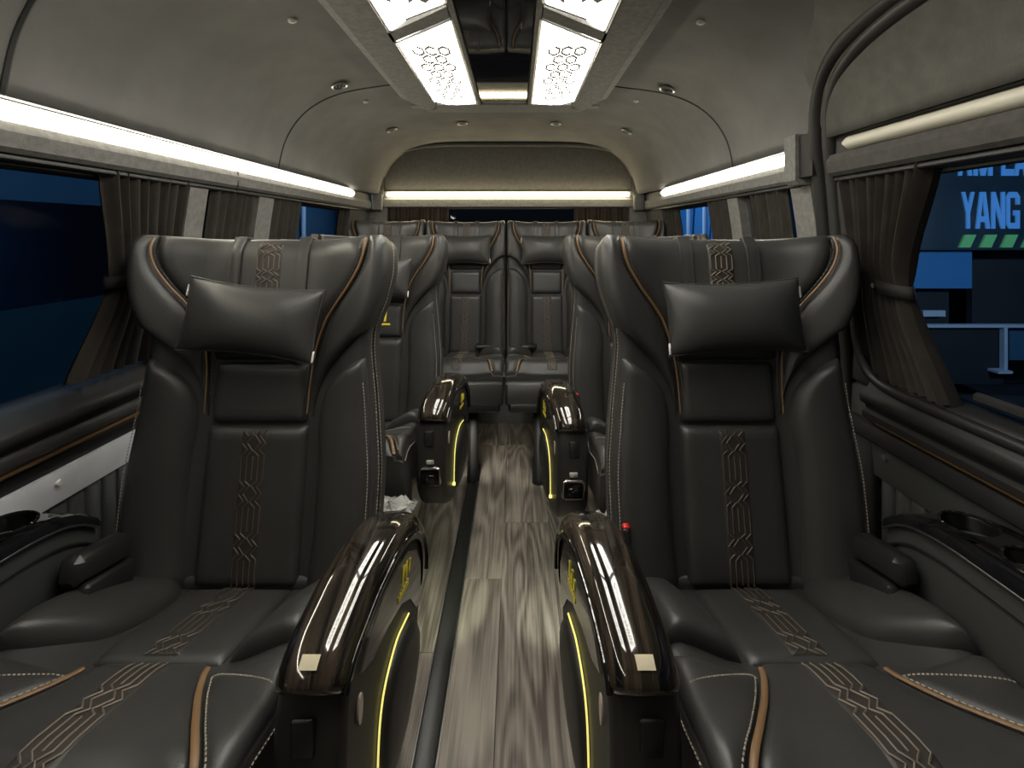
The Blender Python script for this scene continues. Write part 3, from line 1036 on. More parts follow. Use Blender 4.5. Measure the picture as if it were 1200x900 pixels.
def build_seat(root, W=1.0, straight=False, zb=.41, a_deg=10.0, blen=.75, clen=.58, m=1, pod=True, hi=True, c_tilt=14.0, cz=None, detail=1.0, leg=0):
    """all parts of one seat under root. local frame: u across (right), y backwards (rear of the van), z up; y=0 at the base of the backrest."""
    a = math.radians(a_deg); ca, sa = math.cos(a), math.sin(a)
    k = blen / .75
    def mp(u, v, w):
        return Vector((u * W, v * k * sa - w * ca, zb + v * k * ca + w * sa))
    hwf = crv([(-.02, .25), (0, .255), (.1, .268), (.22, .27), (.34, .260), (.44, .250), (.505, .245), (.54, .247), (.575, .260), (.62, .276), (.69, .287), (.735, .284), (.76, .268)])
    if straight:
        hwf = crv([(-.02, .278), (.1, .282), (.4, .279), (.6, .284), (.735, .283), (.76, .270)])
    wing_h = .050 if straight else .072
    def wb(u, v):
        au = abs(u)
        low = .034 * ss(au, .10, .21); high = wing_h * ss(au, .10, .285) ** 1.1
        t = ss(v, .36, .60)
        return low * (1 - t) + high * t
    # backrest: shell, then the pads on it
    def shell_base(u, v):
        return wb(u, v) - .030
    shell, shell_w = pad('backrest', lambda v: -hwf(v), lambda v: hwf(v), -.02, .755, shell_base, .024, .030, mp, LEATHER_SIDE, root, 26, 44, .085, rv=.05)
    for s in (-1, 1):
        inn = crv([(0, .128), (.1, .138), (.25, .140), (.34, .134), (.40, .145), (.44, .172), (.465, .205), (.482, .232)])
        outf = lambda v: max(hwf(v) - .004, inn(v) + .004)
        if s > 0: Lf, Rf = inn, outf
        else: Lf, Rf = (lambda v: -outf(v)), (lambda v: -inn(v))
        pad('side_bolster', Lf, Rf, .0, .48, lambda u, v: wb(u, v) - .014, .030, .030, mp, LEATHER, shell, 18, 34, .03, rv=.03)
    _, cpw = pad('centre_panel', lambda v: -.113, lambda v: .113, .0, .332, lambda u, v: wb(u, v) - .012, .026, .020, mp, LEATHER, shell, 16, 20, .02)
    _, npw = pad('neck_panel', lambda v: -.108, lambda v: .108, .336, .47, lambda u, v: wb(u, v) - .012, .025, .016, mp, LEATHER, shell, 14, 12, .02)
    pipe = crv([(.345, .113), (.43, .116), (.5, .124), (.56, .142), (.6, .168), (.64, .200), (.69, .230), (.72, .238), (.76, .240)])
    low = crv([(.345, .117), (.40, .128), (.45, .152), (.50, .195), (.54, .238), (.56, .25)])
    for s in (-1, 1):
        o_ = lambda v: (low(v) if v < .545 else hwf(v) + .003)
        inn = lambda v: pipe(v) + .0035
        if s > 0: Lf, Rf = inn, (lambda v: max(o_(v), inn(v) + .004))
        else: Lf, Rf = (lambda v: -max(o_(v), inn(v) + .004)), (lambda v: -inn(v))
        wing, ww = pad('headrest_wing', Lf, Rf, .345, .757, lambda u, v: wb(u, v) - .010, .034, .030, mp, LEATHER, shell, 16, 34, .05, rv=.045)
        # tan piping along the seam between wing and headrest
        mb = MB()
        pts = []
        for v in np.linspace(.36, .748, 40):
            u = s * (pipe(v) + .001)
            top = rnd((.757 - v) / .045)
            pts.append(mp(u, v, wb(u, v) - .010 + .030 * top))
        mb.tube(pts, [.0016 + .0017 * ss(v, .42, .60) for v in np.linspace(.36, .748, 40)], 6); mb.build('tan_piping', PIPING, wing)
        mb = MB()
        stitches(mb, lambda v: mp(s * (pipe(v) + .010), v, ww(s * (pipe(v) + .010), v) + .0005), .40, .745, int(42 * detail))
        stitches(mb, lambda v: mp(s * (pipe(v) - .008), v, wb(pipe(v), v) + .018 * rnd((.757 - v) / .045)), .40, .745, int(42 * detail))
        mb.build('stitching', THREAD_D, wing, kind='stuff')
    head, hw_w = pad('headrest', lambda v: -pipe(v) + .002, lambda v: pipe(v) - .002, .474, .757, lambda u, v: wb(u, v) - .010, .030, .028, mp, LEATHER, shell, 22, 26, .05, rv=.045)
    quilted_strip(shell, mp, cpw, .008, .322, .058, THREAD_D if W == 1 else THREAD, n_mod=.098)
    quilted_strip(shell, mp, hw_w, .62, .744, .060, THREAD, n_mod=.085)
    # edge stitching on the gusset: two rows each side, and a gusset seam cord
    for s in (-1, 1):
        mb = MB()
        for dw, du in ((-.046, .0012), (-.070, .0012)):
            def f(v, dw=dw, du=du): 
                return mp(s * (hwf(v) + du), v, wb(hwf(v), v) + dw)
            stitches(mb, f, .0, .745, int(95 * detail), w=.0012)
        mb.build('edge_stitching', THREAD_W, shell, kind='stuff')
        mb = MB()
        mb.tube([mp(s * (hwf(v) + .0005), v, wb(hwf(v), v) - .058) for v in np.linspace(0, .745, 40)], .0032, 6)
        mb.build('seam_cord', RUBBER, shell)
        mb = MB()
        stitches(mb, lambda v: mp(s * (hwf(v) - .008), v, wb(hwf(v) - .008, v) + .0085), .01, .43, int(60 * detail), w=.0011)
        mb.build('bolster_stitching', THREAD_W, shell, kind='stuff')
    # ------------------------------------------------ cushion
    b = math.radians(c_tilt); cb, sb = math.cos(b), math.sin(b)
    kc = clen / .58
    zc = zb if cz is None else cz
    def mc(u, v, w):
        return Vector((u * W, -v * kc * cb - w * sb + .03, zc + v * kc * sb + w * cb))
    cw_k = 1.15 if straight else 1.0
    chw0 = crv([(-.06, .232), (0, .236), (.1, .242), (.3, .245), (.45, .25), (.58, .245)])
    chw = lambda v: chw0(v) * cw_k
    side_up = .030 if straight else .062
    def cwb(u, v):
        au = abs(u)
        fr_ = ss(v, .46, .58)
        return side_up * ss(au, .10, .245) * ss(v, -.02, .22) * (1 - .62 * ss(v, .24, .42)) - .045 * fr_ ** 2
    cush, cw = pad('seat_cushion', lambda v: -chw(v), lambda v: chw(v), -.04, .58, lambda u, v: cwb(u, v) - .040, .028, .035, mc, LEATHER, root, 26, 34, .13, rv=.05)
    pad('rear_roll', lambda v: -.175, lambda v: .175, -.02, .034, lambda u, v: cwb(u, v) - .012, .032, .028, mc, LEATHER, cush, 12, 10, .03, rv=.026)
    for s in (-1, 1):
        outer = (s == -m) or not pod
        if outer:
            inn = crv([(.01, .155), (.05, .125), (.10, .112), (.17, .115), (.23, .130), (.275, .165), (.31, .205), (.325, .25)])
            v0, v1 = .012, .322
        else:
            inn = crv([(.02, .165), (.06, .150), (.15, .136), (.24, .120), (.30, .112)])
            v0, v1 = .02, .30
        of = lambda v: max(chw(v) - .004, inn(v) + .004)
        if s > 0: Lf, Rf = inn, of
        else: Lf, Rf = (lambda v: -of(v)), (lambda v: -inn(v))
        pad('thigh_bolster', Lf, Rf, v0, v1, lambda u, v: cwb(u, v) - .016, .040, .035, mc, LEATHER, cush, 18, 22, .03, rv=.022)
    _, mpw = pad('mid_panel', lambda v: -.108, lambda v: .108, .040, .308, lambda u, v: cwb(u, v) - .018, .022, .018, mc, LEATHER, cush, 14, 18, .02, rv=.035)
    fp = crv([(.29, .092), (.33, .098), (.38, .118), (.45, .158), (.52, .200), (.58, .222)])
    _, fpw = pad('front_panel', lambda v: -fp(v) + .004, lambda v: fp(v) - .004, .296, .578, lambda u, v: cwb(u, v) - .018, .023, .022, mc, LEATHER, cush, 20, 22, .03, rv=.06)
    for s in (-1, 1):
        if s > 0: Lf, Rf = (lambda v: fp(v) + .004), (lambda v: max(chw(v) - .003, fp(v) + .008))
        else: Lf, Rf = (lambda v: -max(chw(v) - .003, fp(v) + .008)), (lambda v: -fp(v) - .004)
        sp_, sw = pad('front_side_panel', Lf, Rf, .326, .575, lambda u, v: cwb(u, v) - .022, .024, .025, mc, LEATHER, cush, 14, 20, .03, rv=.03)
        mb = MB()
        mb.tube([mc(s * fp(v), v, cwb(s * fp(v), v) + .0005 - .012 * ss(v, .53, .58)) for v in np.linspace(.326, .572, 30)], .0048, 8, flat=.55)
        mb.build('tan_piping', PIPING, cush)
        mb = MB()
        stitches(mb, lambda v: mc(s * (fp(v) + .013), v, sw(s * (fp(v) + .013), v) + .0006), .335, .56, int(32 * detail), w=.0012)
        g2 = crv([(0, .285), (1, .33)])
        stitches(mb, lambda t: mc(s * (fp(.33) + .006 + t * (chw(.36) - fp(.33) - .02)), .335 + .055 * t, sw(s * (fp(.33) + .006 + t * (chw(.36) - fp(.33) - .02)), .335 + .055 * t) + .0006), .0, 1, int(26 * detail), w=.0012)
        mb.build('stitching', THREAD_W, sp_, kind='stuff')
        mb = MB()
        stitches(mb, lambda v: mc(s * (chw(v) + .0012), v, cwb(s * chw(v), v) - .045), .0, .56, int(70 * detail), w=.0012)
        mb.build('edge_stitching', THREAD_W, cush, kind='stuff')
    quilted_strip(cush, mc, mpw, .046, .292, .062, THREAD_D if W == 1 else THREAD, n_mod=.10)
    quilted_strip(cush, mc, fpw, .312, .56, .062, THREAD, n_mod=.10)
    # ------------------------------------------------ base
    if pod:
        mb = MB().box((0, -.26, .23), (.36, .40, .22), .02); mb.build('seat_base', PLASTIC, root)
        for s in (-1, 1):
            MB().box((s * .14, -.26, .062), (.05, .44, .124), .01).build('floor_rail', PLASTIC, root)
        lr = MB().box((0, -.575, .26), (.44, .045, .24), .018, Matrix.Rotation(.10, 3, 'X')); lr.build('legrest', LEATHER, root)
    return mp, mc, hw_w


def build_pod(root, m, seat_x, y_base):
    """aisle-side armrest: a D shaped pod with lacquered cap. Coordinates below are van coordinates of the front row (left side), mirrored for m=-1"""
    def loc(x, y, z):      # x: distance from the van axis
        return Vector((-m * (x - .115 * (y - .64)) - seat_x, y - 1.06, z))
    prof0 = [(.645, .565), (.634, .52), (.632, .44), (.642, .36), (.675, .305), (.73, .272), (.80, .265), (.87, .285), (.925, .335), (.963, .41), (.985, .49), (.985, .55),
             (.965, .595), (.92, .615), (.85, .628), (.77, .624), (.70, .606), (.66, .585)]
    # smooth closed profile
    n = len(prof0); prof = []
    for i in range(n):
        p0, p1, p2, p3 = (Vector((*prof0[(i + j) % n], 0)) for j in (-1, 0, 1, 2))
        for t in np.linspace(0, 1, 4)[:-1]:
            q = .5 * ((2 * p1) + (-p0 + p2) * t + (2 * p0 - 5 * p1 + 4 * p2 - p3) * t ** 2 + (-p0 + 3 * p1 - 3 * p2 + p3) * t ** 3)
            prof.append((q.x, q.y))
    cy_ = sum(p[0] for p in prof) / len(prof); cz_ = sum(p[1] for p in prof) / len(prof)
    XA, XB = .175, .268
    def shrink(d):
        out = []
        for (y, z) in prof:
            v = Vector((y - cy_, z - cz_)); L = v.length
            v = v * ((L - d) / L)
            out.append((cy_ + v.x, cz_ + v.y))
        return out
    rows_ = []
    for x, d in ((XA, .022), (XA + .002, .012), (XA + .007, .004), (XA + .014, 0), (XB - .014, 0), (XB - .007, .004), (XB - .002, .012), (XB, .022)):
        rows_.append([loc(x, y, z) for y, z in shrink(d)])
    mb = MB().grid(rows_, close_u=True)
    nn = len(prof)
    mb.add(rows_[0], [tuple(range(nn))]); mb.add(rows_[-1], [tuple(range(nn))])
    body = mb.build('armrest', PLASTIC_M, root)
    # lacquered cap swept along the top
    cp = [(.637, .578), (.645, .595), (.668, .613), (.71, .628), (.76, .641), (.82, .645), (.87, .641), (.92, .627), (.955, .606), (.980, .575), (.992, .53), (.992, .48)]
    fy = crv([(i, p[0]) for i, p in enumerate(cp)]); fz = crv([(i, p[1]) for i, p in enumerate(cp)])
    N = 46; rows_ = []
    for i in range(N + 1):
        t = (len(cp) - 1) * i / N
        y, z = fy(t), fz(t)
        e = .05
        ty, tz = fy(t + e) - fy(t - e), fz(t + e) - fz(t - e)
        L = math.hypot(ty, tz) or 1
        ny, nz = -tz / L, ty / L
        end = rnd(min((i + .4) / 3.0, 1)) * rnd(min((N - i + .8) / 4.0, 1))
        hw2 = .046 * (.80 + .20 * end)
        hh = .030 * (.35 + .65 * end)
        r = []
        for ph in np.linspace(-pi * .60, pi * .60, 21):
            sx = math.copysign(abs(math.sin(min(max(ph, -pi / 2), pi / 2))) ** .8, ph) * hw2
            cn = math.cos(ph)
            d = (cn ** .75 * hh) if cn > 0 else cn * .05
            r.append(loc(.216 + sx, y + ny * (d - .008), z + nz * (d - .008)))
        rows_.append(r)
    mb = MB().grid(rows_)
    mb.add(rows_[0], [tuple(range(21))]); mb.add(rows_[-1], [tuple(range(21))])
    cap = mb.build('armrest_cap', WOODG, body)
    # sticker near the front end
    def cap_pt(t, ph, lift=.0006):
        y, z = fy(t), fz(t); e = .05
        ty, tz = fy(t + e) - fy(t - e), fz(t + e) - fz(t - e); L = math.hypot(ty, tz); ny, nz = -tz / L, ty / L
        sx = math.copysign(abs(math.sin(ph)) ** .8, ph) * .046
        d = math.cos(ph) ** .75 * .030
        return loc(.216 + sx, y + ny * (d - .008 + lift), z + nz * (d - .008 + lift))
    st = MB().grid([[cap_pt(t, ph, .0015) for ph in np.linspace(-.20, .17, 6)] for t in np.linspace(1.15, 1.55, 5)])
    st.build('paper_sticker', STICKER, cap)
    # dark rim line where cap meets the body
    mb = MB(); pts = []
    for t in np.linspace(.4, len(cp) - 1.6, 40):
        pts.append(loc(.216 - .0455, fy(t), fz(t) - .012))
    mb.tube(pts, .004, 6); mb.build('cap_rim', GLOSS, body)
    # aisle side: gloss plate (with gold mark), matt D panel, light line, button
    pl = [(.69, .555), (.72, .582), (.77, .600), (.83, .606), (.89, .597), (.935, .572), (.960, .53), (.960, .46), (.935, .462), (.90, .505), (.855, .530), (.79, .540), (.73, .540)]
    def side_plate(poly, x0, x1):
        nn = len(poly)
        vs = [loc(x0, y, z) for y, z in poly] + [loc(x1, y, z) for y, z in poly]
        fs = [tuple(range(nn)), tuple(range(nn, 2 * nn))[::-1]] + [(i, (i + 1) % nn, nn + (i + 1) % nn, nn + i) for i in range(nn)]
        return MB().add(vs, fs)
    plate = side_plate(pl, XA - .003, XA + .02).build('side_plate', GLOSS_PLATE, body, False)
    # gold mark: three slanted bars over a row of small dashes
    dirm = -1 if m > 0 else 1      # reading direction along y as seen from the aisle
    mk = MB()
    def gquad(pts):
        vs = [loc(XA - .0035, y, z) for y, z in pts] + [loc(XA - .0045, y, z) for y, z in pts]
        nn = len(pts)
        mk.add(vs, [tuple(range(nn)), tuple(range(nn, 2 * nn))[::-1]] + [(i, (i + 1) % nn, nn + (i + 1) % nn, nn + i) for i in range(nn)])
    yc, zc_ = .862, .562
    for i, (o0, h) in enumerate(((-.024, .020), (-.008, .026), (.010, .030))):
        y0 = yc + dirm * o0
        gquad([(y0, zc_), (y0 + .008, zc_), (y0 + .008 - dirm * .004, zc_ + h), (y0 - dirm * .004, zc_ + h)])
    gquad([(yc + dirm * -.012, zc_ + .024), (yc + dirm * -.006, zc_ + .024), (yc + dirm * .012, zc_ + .002), (yc + dirm * .006, zc_ + .002)])
    for i in range(6):
        y0 = yc - .028 + i * .009
        gquad([(y0, zc_ - .018), (y0 + .006, zc_ - .018), (y0 + .006, zc_ - .008), (y0, zc_ - .008)])
    mk.build('gold_emblem', GOLD, plate, False)
    # D panel bulging to the aisle
    dp = [(.757, .36), (.763, .405), (.775, .438), (.80, .464), (.84, .480), (.885, .478), (.92, .455), (.94, .42), (.938, .385), (.915, .345), (.87, .308), (.82, .293), (.78, .298), (.762, .325)]
    nn = len(dp); cyy = sum(p[0] for p in dp) / nn; czz = sum(p[1] for p in dp) / nn
    rows_ = []
    for sc, x in ((1.0, XA + .01), (1.0, XA - .004), (.93, XA - .010), (.7, XA - .013), (.3, XA - .0145)):
        rows_.append([loc(x, cyy + (y - cyy) * sc, czz + (z - czz) * sc) for y, z in dp])
    mb = MB().grid(rows_, close_u=True); mb.add(rows_[-1], [tuple(range(nn))])
    dpan = mb.build('side_cover', PLASTIC_M, body)
    arc = [(.748, .325), (.749, .36), (.755, .41), (.768, .446), (.797, .473), (.84, .489), (.89, .486)]
    ay = crv([(i, p[0]) for i, p in enumerate(arc)]); az = crv([(i, p[1]) for i, p in enumerate(arc)])
    AP = [loc(XA - .003, ay(t), az(t)) for t in np.linspace(0, 6, 30)]
    MB().tube(AP, .0016, 6).build('light_line', LED_YEL, body)
    MB().tube([AP[0] + Vector((0, 0, -.004)), AP[0] + Vector((0, 0, .004))], .0042, 8).build('light_point', LED_YEL_PT, body)
    mb = MB(); mb.disc((0, 0, 0), (1, 0, 0), .013, .006, 18)
    ob = mb.build('recline_button', BTN, body); ob.location = loc(XA + .001, .692, .505); ob.scale = (1, .8, 1.6)
    # front face: tab below the cap, small plate, chrome framed socket
    MB().box(loc(.222, .632, .525), (.030, .008, .050), .003).build('front_tab', PLASTIC, body)
    MB().box(loc(.219, .629, .452), (.024, .008, .013), .002).build('small_plate', PLATE, body)
    sx = .062; sz = .056; yb_ = .628; zc2 = .405
    fr = []
    for t in np.linspace(0, 2 * pi, 33):
        c, s_ = math.cos(t), math.sin(t)
        fr.append(loc(.219 + math.copysign(abs(c) ** .35, c) * sx / 2, yb_ + .006 * (s_ < 0) * 1.2, zc2 + math.copysign(abs(s_) ** .35, s_) * sz / 2))
    so = MB().box(loc(.219, yb_ + .006, zc2), (sx, .008, sz), .004).build('socket', PORT_DARK, body)
    MB().tube(fr, .0042, 6).build('socket_frame', CHROME, so)
    MB().box(loc(.219, yb_ + .001, zc2 - .006), (sx * .5, .004, sz * .45), .004).build('socket_insert', GLOSS, so)
    return body


GLOSS_PLATE = mat('smoked_gloss_plate', (0.05, 0.045, 0.038), 0.09, coat=0.8)


def build_recline(root, m):
    """black lever housing on the outer (window) side"""
    R = Matrix.Rotation(math.radians(-12), 3, 'X')
    c = Vector((-m * .222, -.115, .548))
    mb = MB().box(c, (.044, .13, .054), .012, R)
    mb.build('recline_lever', PLASTIC, root)
    mb = MB().box(c + Vector((m * .02, .0, -.05)), (.022, .12, .05), .006, R)
    mb.build('lever_bracket', RUBBER, root)


def build_buckle(root, m):
    c = Vector((m * .252, -.03, .525))
    mb = MB().box(c, (.018, .024, .07), .005); bk = mb.build('belt_buckle', PLASTIC, root)
    MB().box(c + Vector((0, -.002, .036)), (.015, .014, .008), .003).build('release_button', REDP, bk)


# pillow: a thing that hangs on the headrest by two straps
def build_pillow(W=1.0):
    root = empty('neck_pillow')
    nx, nz = 30, 20
    A, B, T = .150 * W, .080, .048
    rows_f = []; rows_b = []
    for j in range(nz + 1):
        t = -math.cos(pi * j / nz)
        rf = []; rb_ = []
        for i in range(nx + 1):
            s = -math.cos(pi * i / nx)
            x = A * s * (1 - .055 * (1 - t * t)); z = B * t * (1 - .13 * (1 - s * s))
            h = T * (max(0, 1 - abs(s) ** 2.4) ** .55) * (max(0, 1 - abs(t) ** 2.4) ** .55)
            wr = .0018 * math.sin(9 * s + 3 * t) * (abs(s) ** 2)
            rf.append((x, -h + wr, z)); rb_.append((x, h * .55, z))
        rows_f.append(rf); rows_b.append(rb_[::-1])
    mb = MB().grid(rows_f); mb.grid(rows_b)
    c = mb.build('pillow_cushion', LEATHER, root)
    edge = []
    for s in np.linspace(-1, 1, 24): edge.append((A * s, -.001, B * (1 - .13 * (1 - s * s))))
    for t in np.linspace(1, -1, 16)[1:]: edge.append((A * (1 - .055 * (1 - t * t)), -.001, B * t))
    for s in np.linspace(1, -1, 24)[1:]: edge.append((A * s, -.001, -B * (1 - .13 * (1 - s * s))))
    for t in np.linspace(-1, 1, 16)[1:]: edge.append((-A * (1 - .055 * (1 - t * t)), -.001, B * t))
    MB().tube(edge, .0028, 6, caps=False).build('pillow_piping', LEATHER_SIDE, c)
    return root, A, B


def pillow_extras(root, m, A, B, W, mp, hw_w, org):
    """straps that run up over the headrest (shaped on the seat's own surface) and white loop tags"""
    inv = (Matrix.Translation(root.location) @ root.rotation_euler.to_matrix().to_4x4()).inverted()
    org = Vector(org)
    for s in (-1, 1):
        rows_ = []
        u0 = s * .078
        path = [(v, None) for v in np.linspace(.60, .752, 14)] + [(.757, .006), (.757, -.014), (.755, -.040), (.74, -.055)]
        for v, w in path:
            r = []
            for du, dn in ((-.0145, 0), (-.013, .004), (-.006, .0028), (0, .0048), (.006, .0028), (.013, .004), (.0145, 0)):
                u = u0 + du
                ww = hw_w(u, v) if w is None else w
                vv = v + (0 if w is None else dn)
                r.append(inv @ (mp(u, vv, ww + .001 + (dn if w is None else 0)) + org))
            rows_.append(r)
        b = MB().grid(rows_).build('pillow_strap', LEATHER, root)
        mod_ = b.modifiers.new('thick', 'SOLIDIFY'); mod_.thickness = .002; mod_.offset = 0
    MB().box((m * (A - .001), -.008, -B * .80), (.004, .004, .024), .001).build('white_tag', TAGW, root)
    MB().box((-m * (A + .002), .002, B * .62), (.004, .004, .026), .001).build('white_tag', TAGW, root)


SEATX = .53
def seat_thing(m, x, y, label):
    r = empty('passenger_seat', (x, y, 0))
    tag(r, label, 'seat', 'captain seats in two rows')
    return r
ROW2L, ROW2R = 1.98, 1.90
seats = {}
for m in (1, -1):
    x = -m * SEATX
    r = seat_thing(m, x, 1.06, 'large black leather seat in the front, left of the aisle' if m > 0 else 'large black leather seat in the front, right of the aisle')
    mp, mc, hww = build_seat(r, m=m)
    build_pod(r, m, x, 1.06)
    build_recline(r, m)
    if m < 0:
        build_buckle(r, m)
    seats[m] = (r, mp, hww)
# pillows of the front rows
def put_pillow(mp, hww, sx, sy, v, w, rotz, label, m, W=1.0):
    root, A, B = build_pillow(W)
    p = mp(0, v, w)
    root.location = (sx + p.x, sy + p.y, p.z)
    root.rotation_euler = Euler((-math.radians(10), rotz, 0), 'XYZ')
    tag(root, label, 'pillow', 'neck pillows strapped to the headrests')
    pillow_extras(root, m, A, B, W, mp, hww, (sx, sy, 0))
    return root
put_pillow(seats[1][1], seats[1][2], -SEATX, 1.06, .565, .075, math.radians(6), 'plump black leather pillow on the headrest of the front left seat', 1)
put_pillow(seats[-1][1], seats[-1][2], SEATX - .002, 1.06, .572, .075, math.radians(-2), 'plump black leather pillow on the headrest of the front right seat', -1)
# second row: copies
for m, yr, lab, lp in ((1, ROW2L, 'second row black leather seat left of the aisle, behind the front left seat', 'pillow on the second row headrest left of the aisle'),
                   (-1, ROW2R, 'second row black leather seat right of the aisle, behind the front right seat', 'pillow on the second row headrest right of the aisle')):
    c = copy_tree(seats[m][0]); c.location = (-m * SEATX, yr, 0)
    c['label'] = lab
    for o_ in [q for q in c.children_recursive if q.name.startswith('paper_sticker')]:
        bpy.data.objects.remove(o_)
    seats[m, 2] = c
    put_pillow(seats[m][1], seats[m][2], -m * SEATX, yr, .58, .075, math.radians(3 * m), lp, m)
# gold embroidered mark on the neck panel of the second row left seat
mp = seats[1][1]
mk = MB()
def gq(pts):
    vs = [mp(u, v, .0145) for u, v in pts] + [mp(u, v, .0160) for u, v in pts]
    nn = len(pts)
    mk.add(vs, [tuple(range(nn)), tuple(range(nn, 2 * nn))] + [(i, (i + 1) % nn, nn + (i + 1) % nn, nn + i) for i in range(nn)])
for du, h in ((.020, .030), (.036, .042)):
    gq([(du, .40), (du + .008, .40), (du + .011, .40 + h), (du + .003, .40 + h)])
gq([(.010, .385), (.062, .385), (.062, .392), (.010, .392)])
mk.build('gold_embroidery', GOLD, seats[1, 2], False)

# third row: bench of four narrower seats
ZB3, Y3 = .53, 2.62
W3 = .755
proto3 = empty('passenger_seat', (0, Y3, 0))
mp3, mc3, hww3 = build_seat(proto3, straight=True, W=W3, zb=ZB3, a_deg=10, blen=.705, clen=.42, m=1, pod=False, c_tilt=7, cz=ZB3 + .005, detail=.6)
fb = MB().box((0, -.385, ZB3 - .085), (.43, .03, .11), .012); fb.build('cushion_front', LEATHER, proto3)
MB().box((0, -.19, ZB3 - .145), (.40, .42, .05), .01).build('seat_pan', PLASTIC, proto3)
lg = MB().box((0, -.27, .185), (.040, .10, .37), .012, Matrix.Rotation(-.10, 3, 'X'))
LEGM = mat('matt_black_metal', (0.012, 0.012, 0.012), 0.7, spec=0.2)
lg.build('seat_leg', LEGM, proto3)
MB().tube([(0, -.30, .0), (0, -.30, .05), (0, -.295, .16)], [.030, .026, .018], 12).build('leg_foot', LEGM, proto3)
br = MB().prism([(-.22, .34), (-.06, .34), (-.06, .25), (-.12, .22)], 'x', .018, .028); br.build('leg_bracket', PLASTIC, proto3, False)
MB().box((0, -.02, ZB3 + .045), (.085, .035, .022), .006, Matrix.Rotation(.3, 3, 'X')).build('belt_buckle', PLASTIC, proto3)
XS3 = (-.662, -.2235, .2145, .652)
labs3 = ('rear row seat at the far left window, mostly hidden', 'rear row seat just left of the centre line', 'rear row seat just right of the centre line', 'rear row seat at the far right window, mostly hidden')
plabs = ('pillow on the rear seat at the far left window', 'pillow on the rear seat just left of the centre line', 'pillow on the rear seat just right of the centre line', 'pillow on the rear seat at the far right window')
for i, (x, lb, plb) in enumerate(zip(XS3, labs3, plabs)):
    r = proto3 if i == 0 else copy_tree(proto3)
    r.location = (x, Y3 + (.02 if i in (0, 3) else 0), .0 if i in (1, 2) else .005)
    tag(r, lb, 'seat', 'four seats of the rear row')
    legx = .07 if i == 1 else (-.06 if i == 2 else 0)
    for ch in r.children:
        if ch.name.startswith('seat_leg') or ch.name.startswith('leg_foot') or ch.name.startswith('leg_bracket'):
            ch.location.x = legx
        if ch.name.startswith('leg_bracket') and x > 0:
            ch.location.x = legx - .046
        if ch.name.startswith('belt_buckle'):
            ch.location.x = .10 if x < 0 else -.10
    put_pillow(mp3, hww3, x, Y3 + (.02 if i in (0, 3) else 0), .585 if i in (1, 2) else .56, .062, 0, plb, 1, .90)

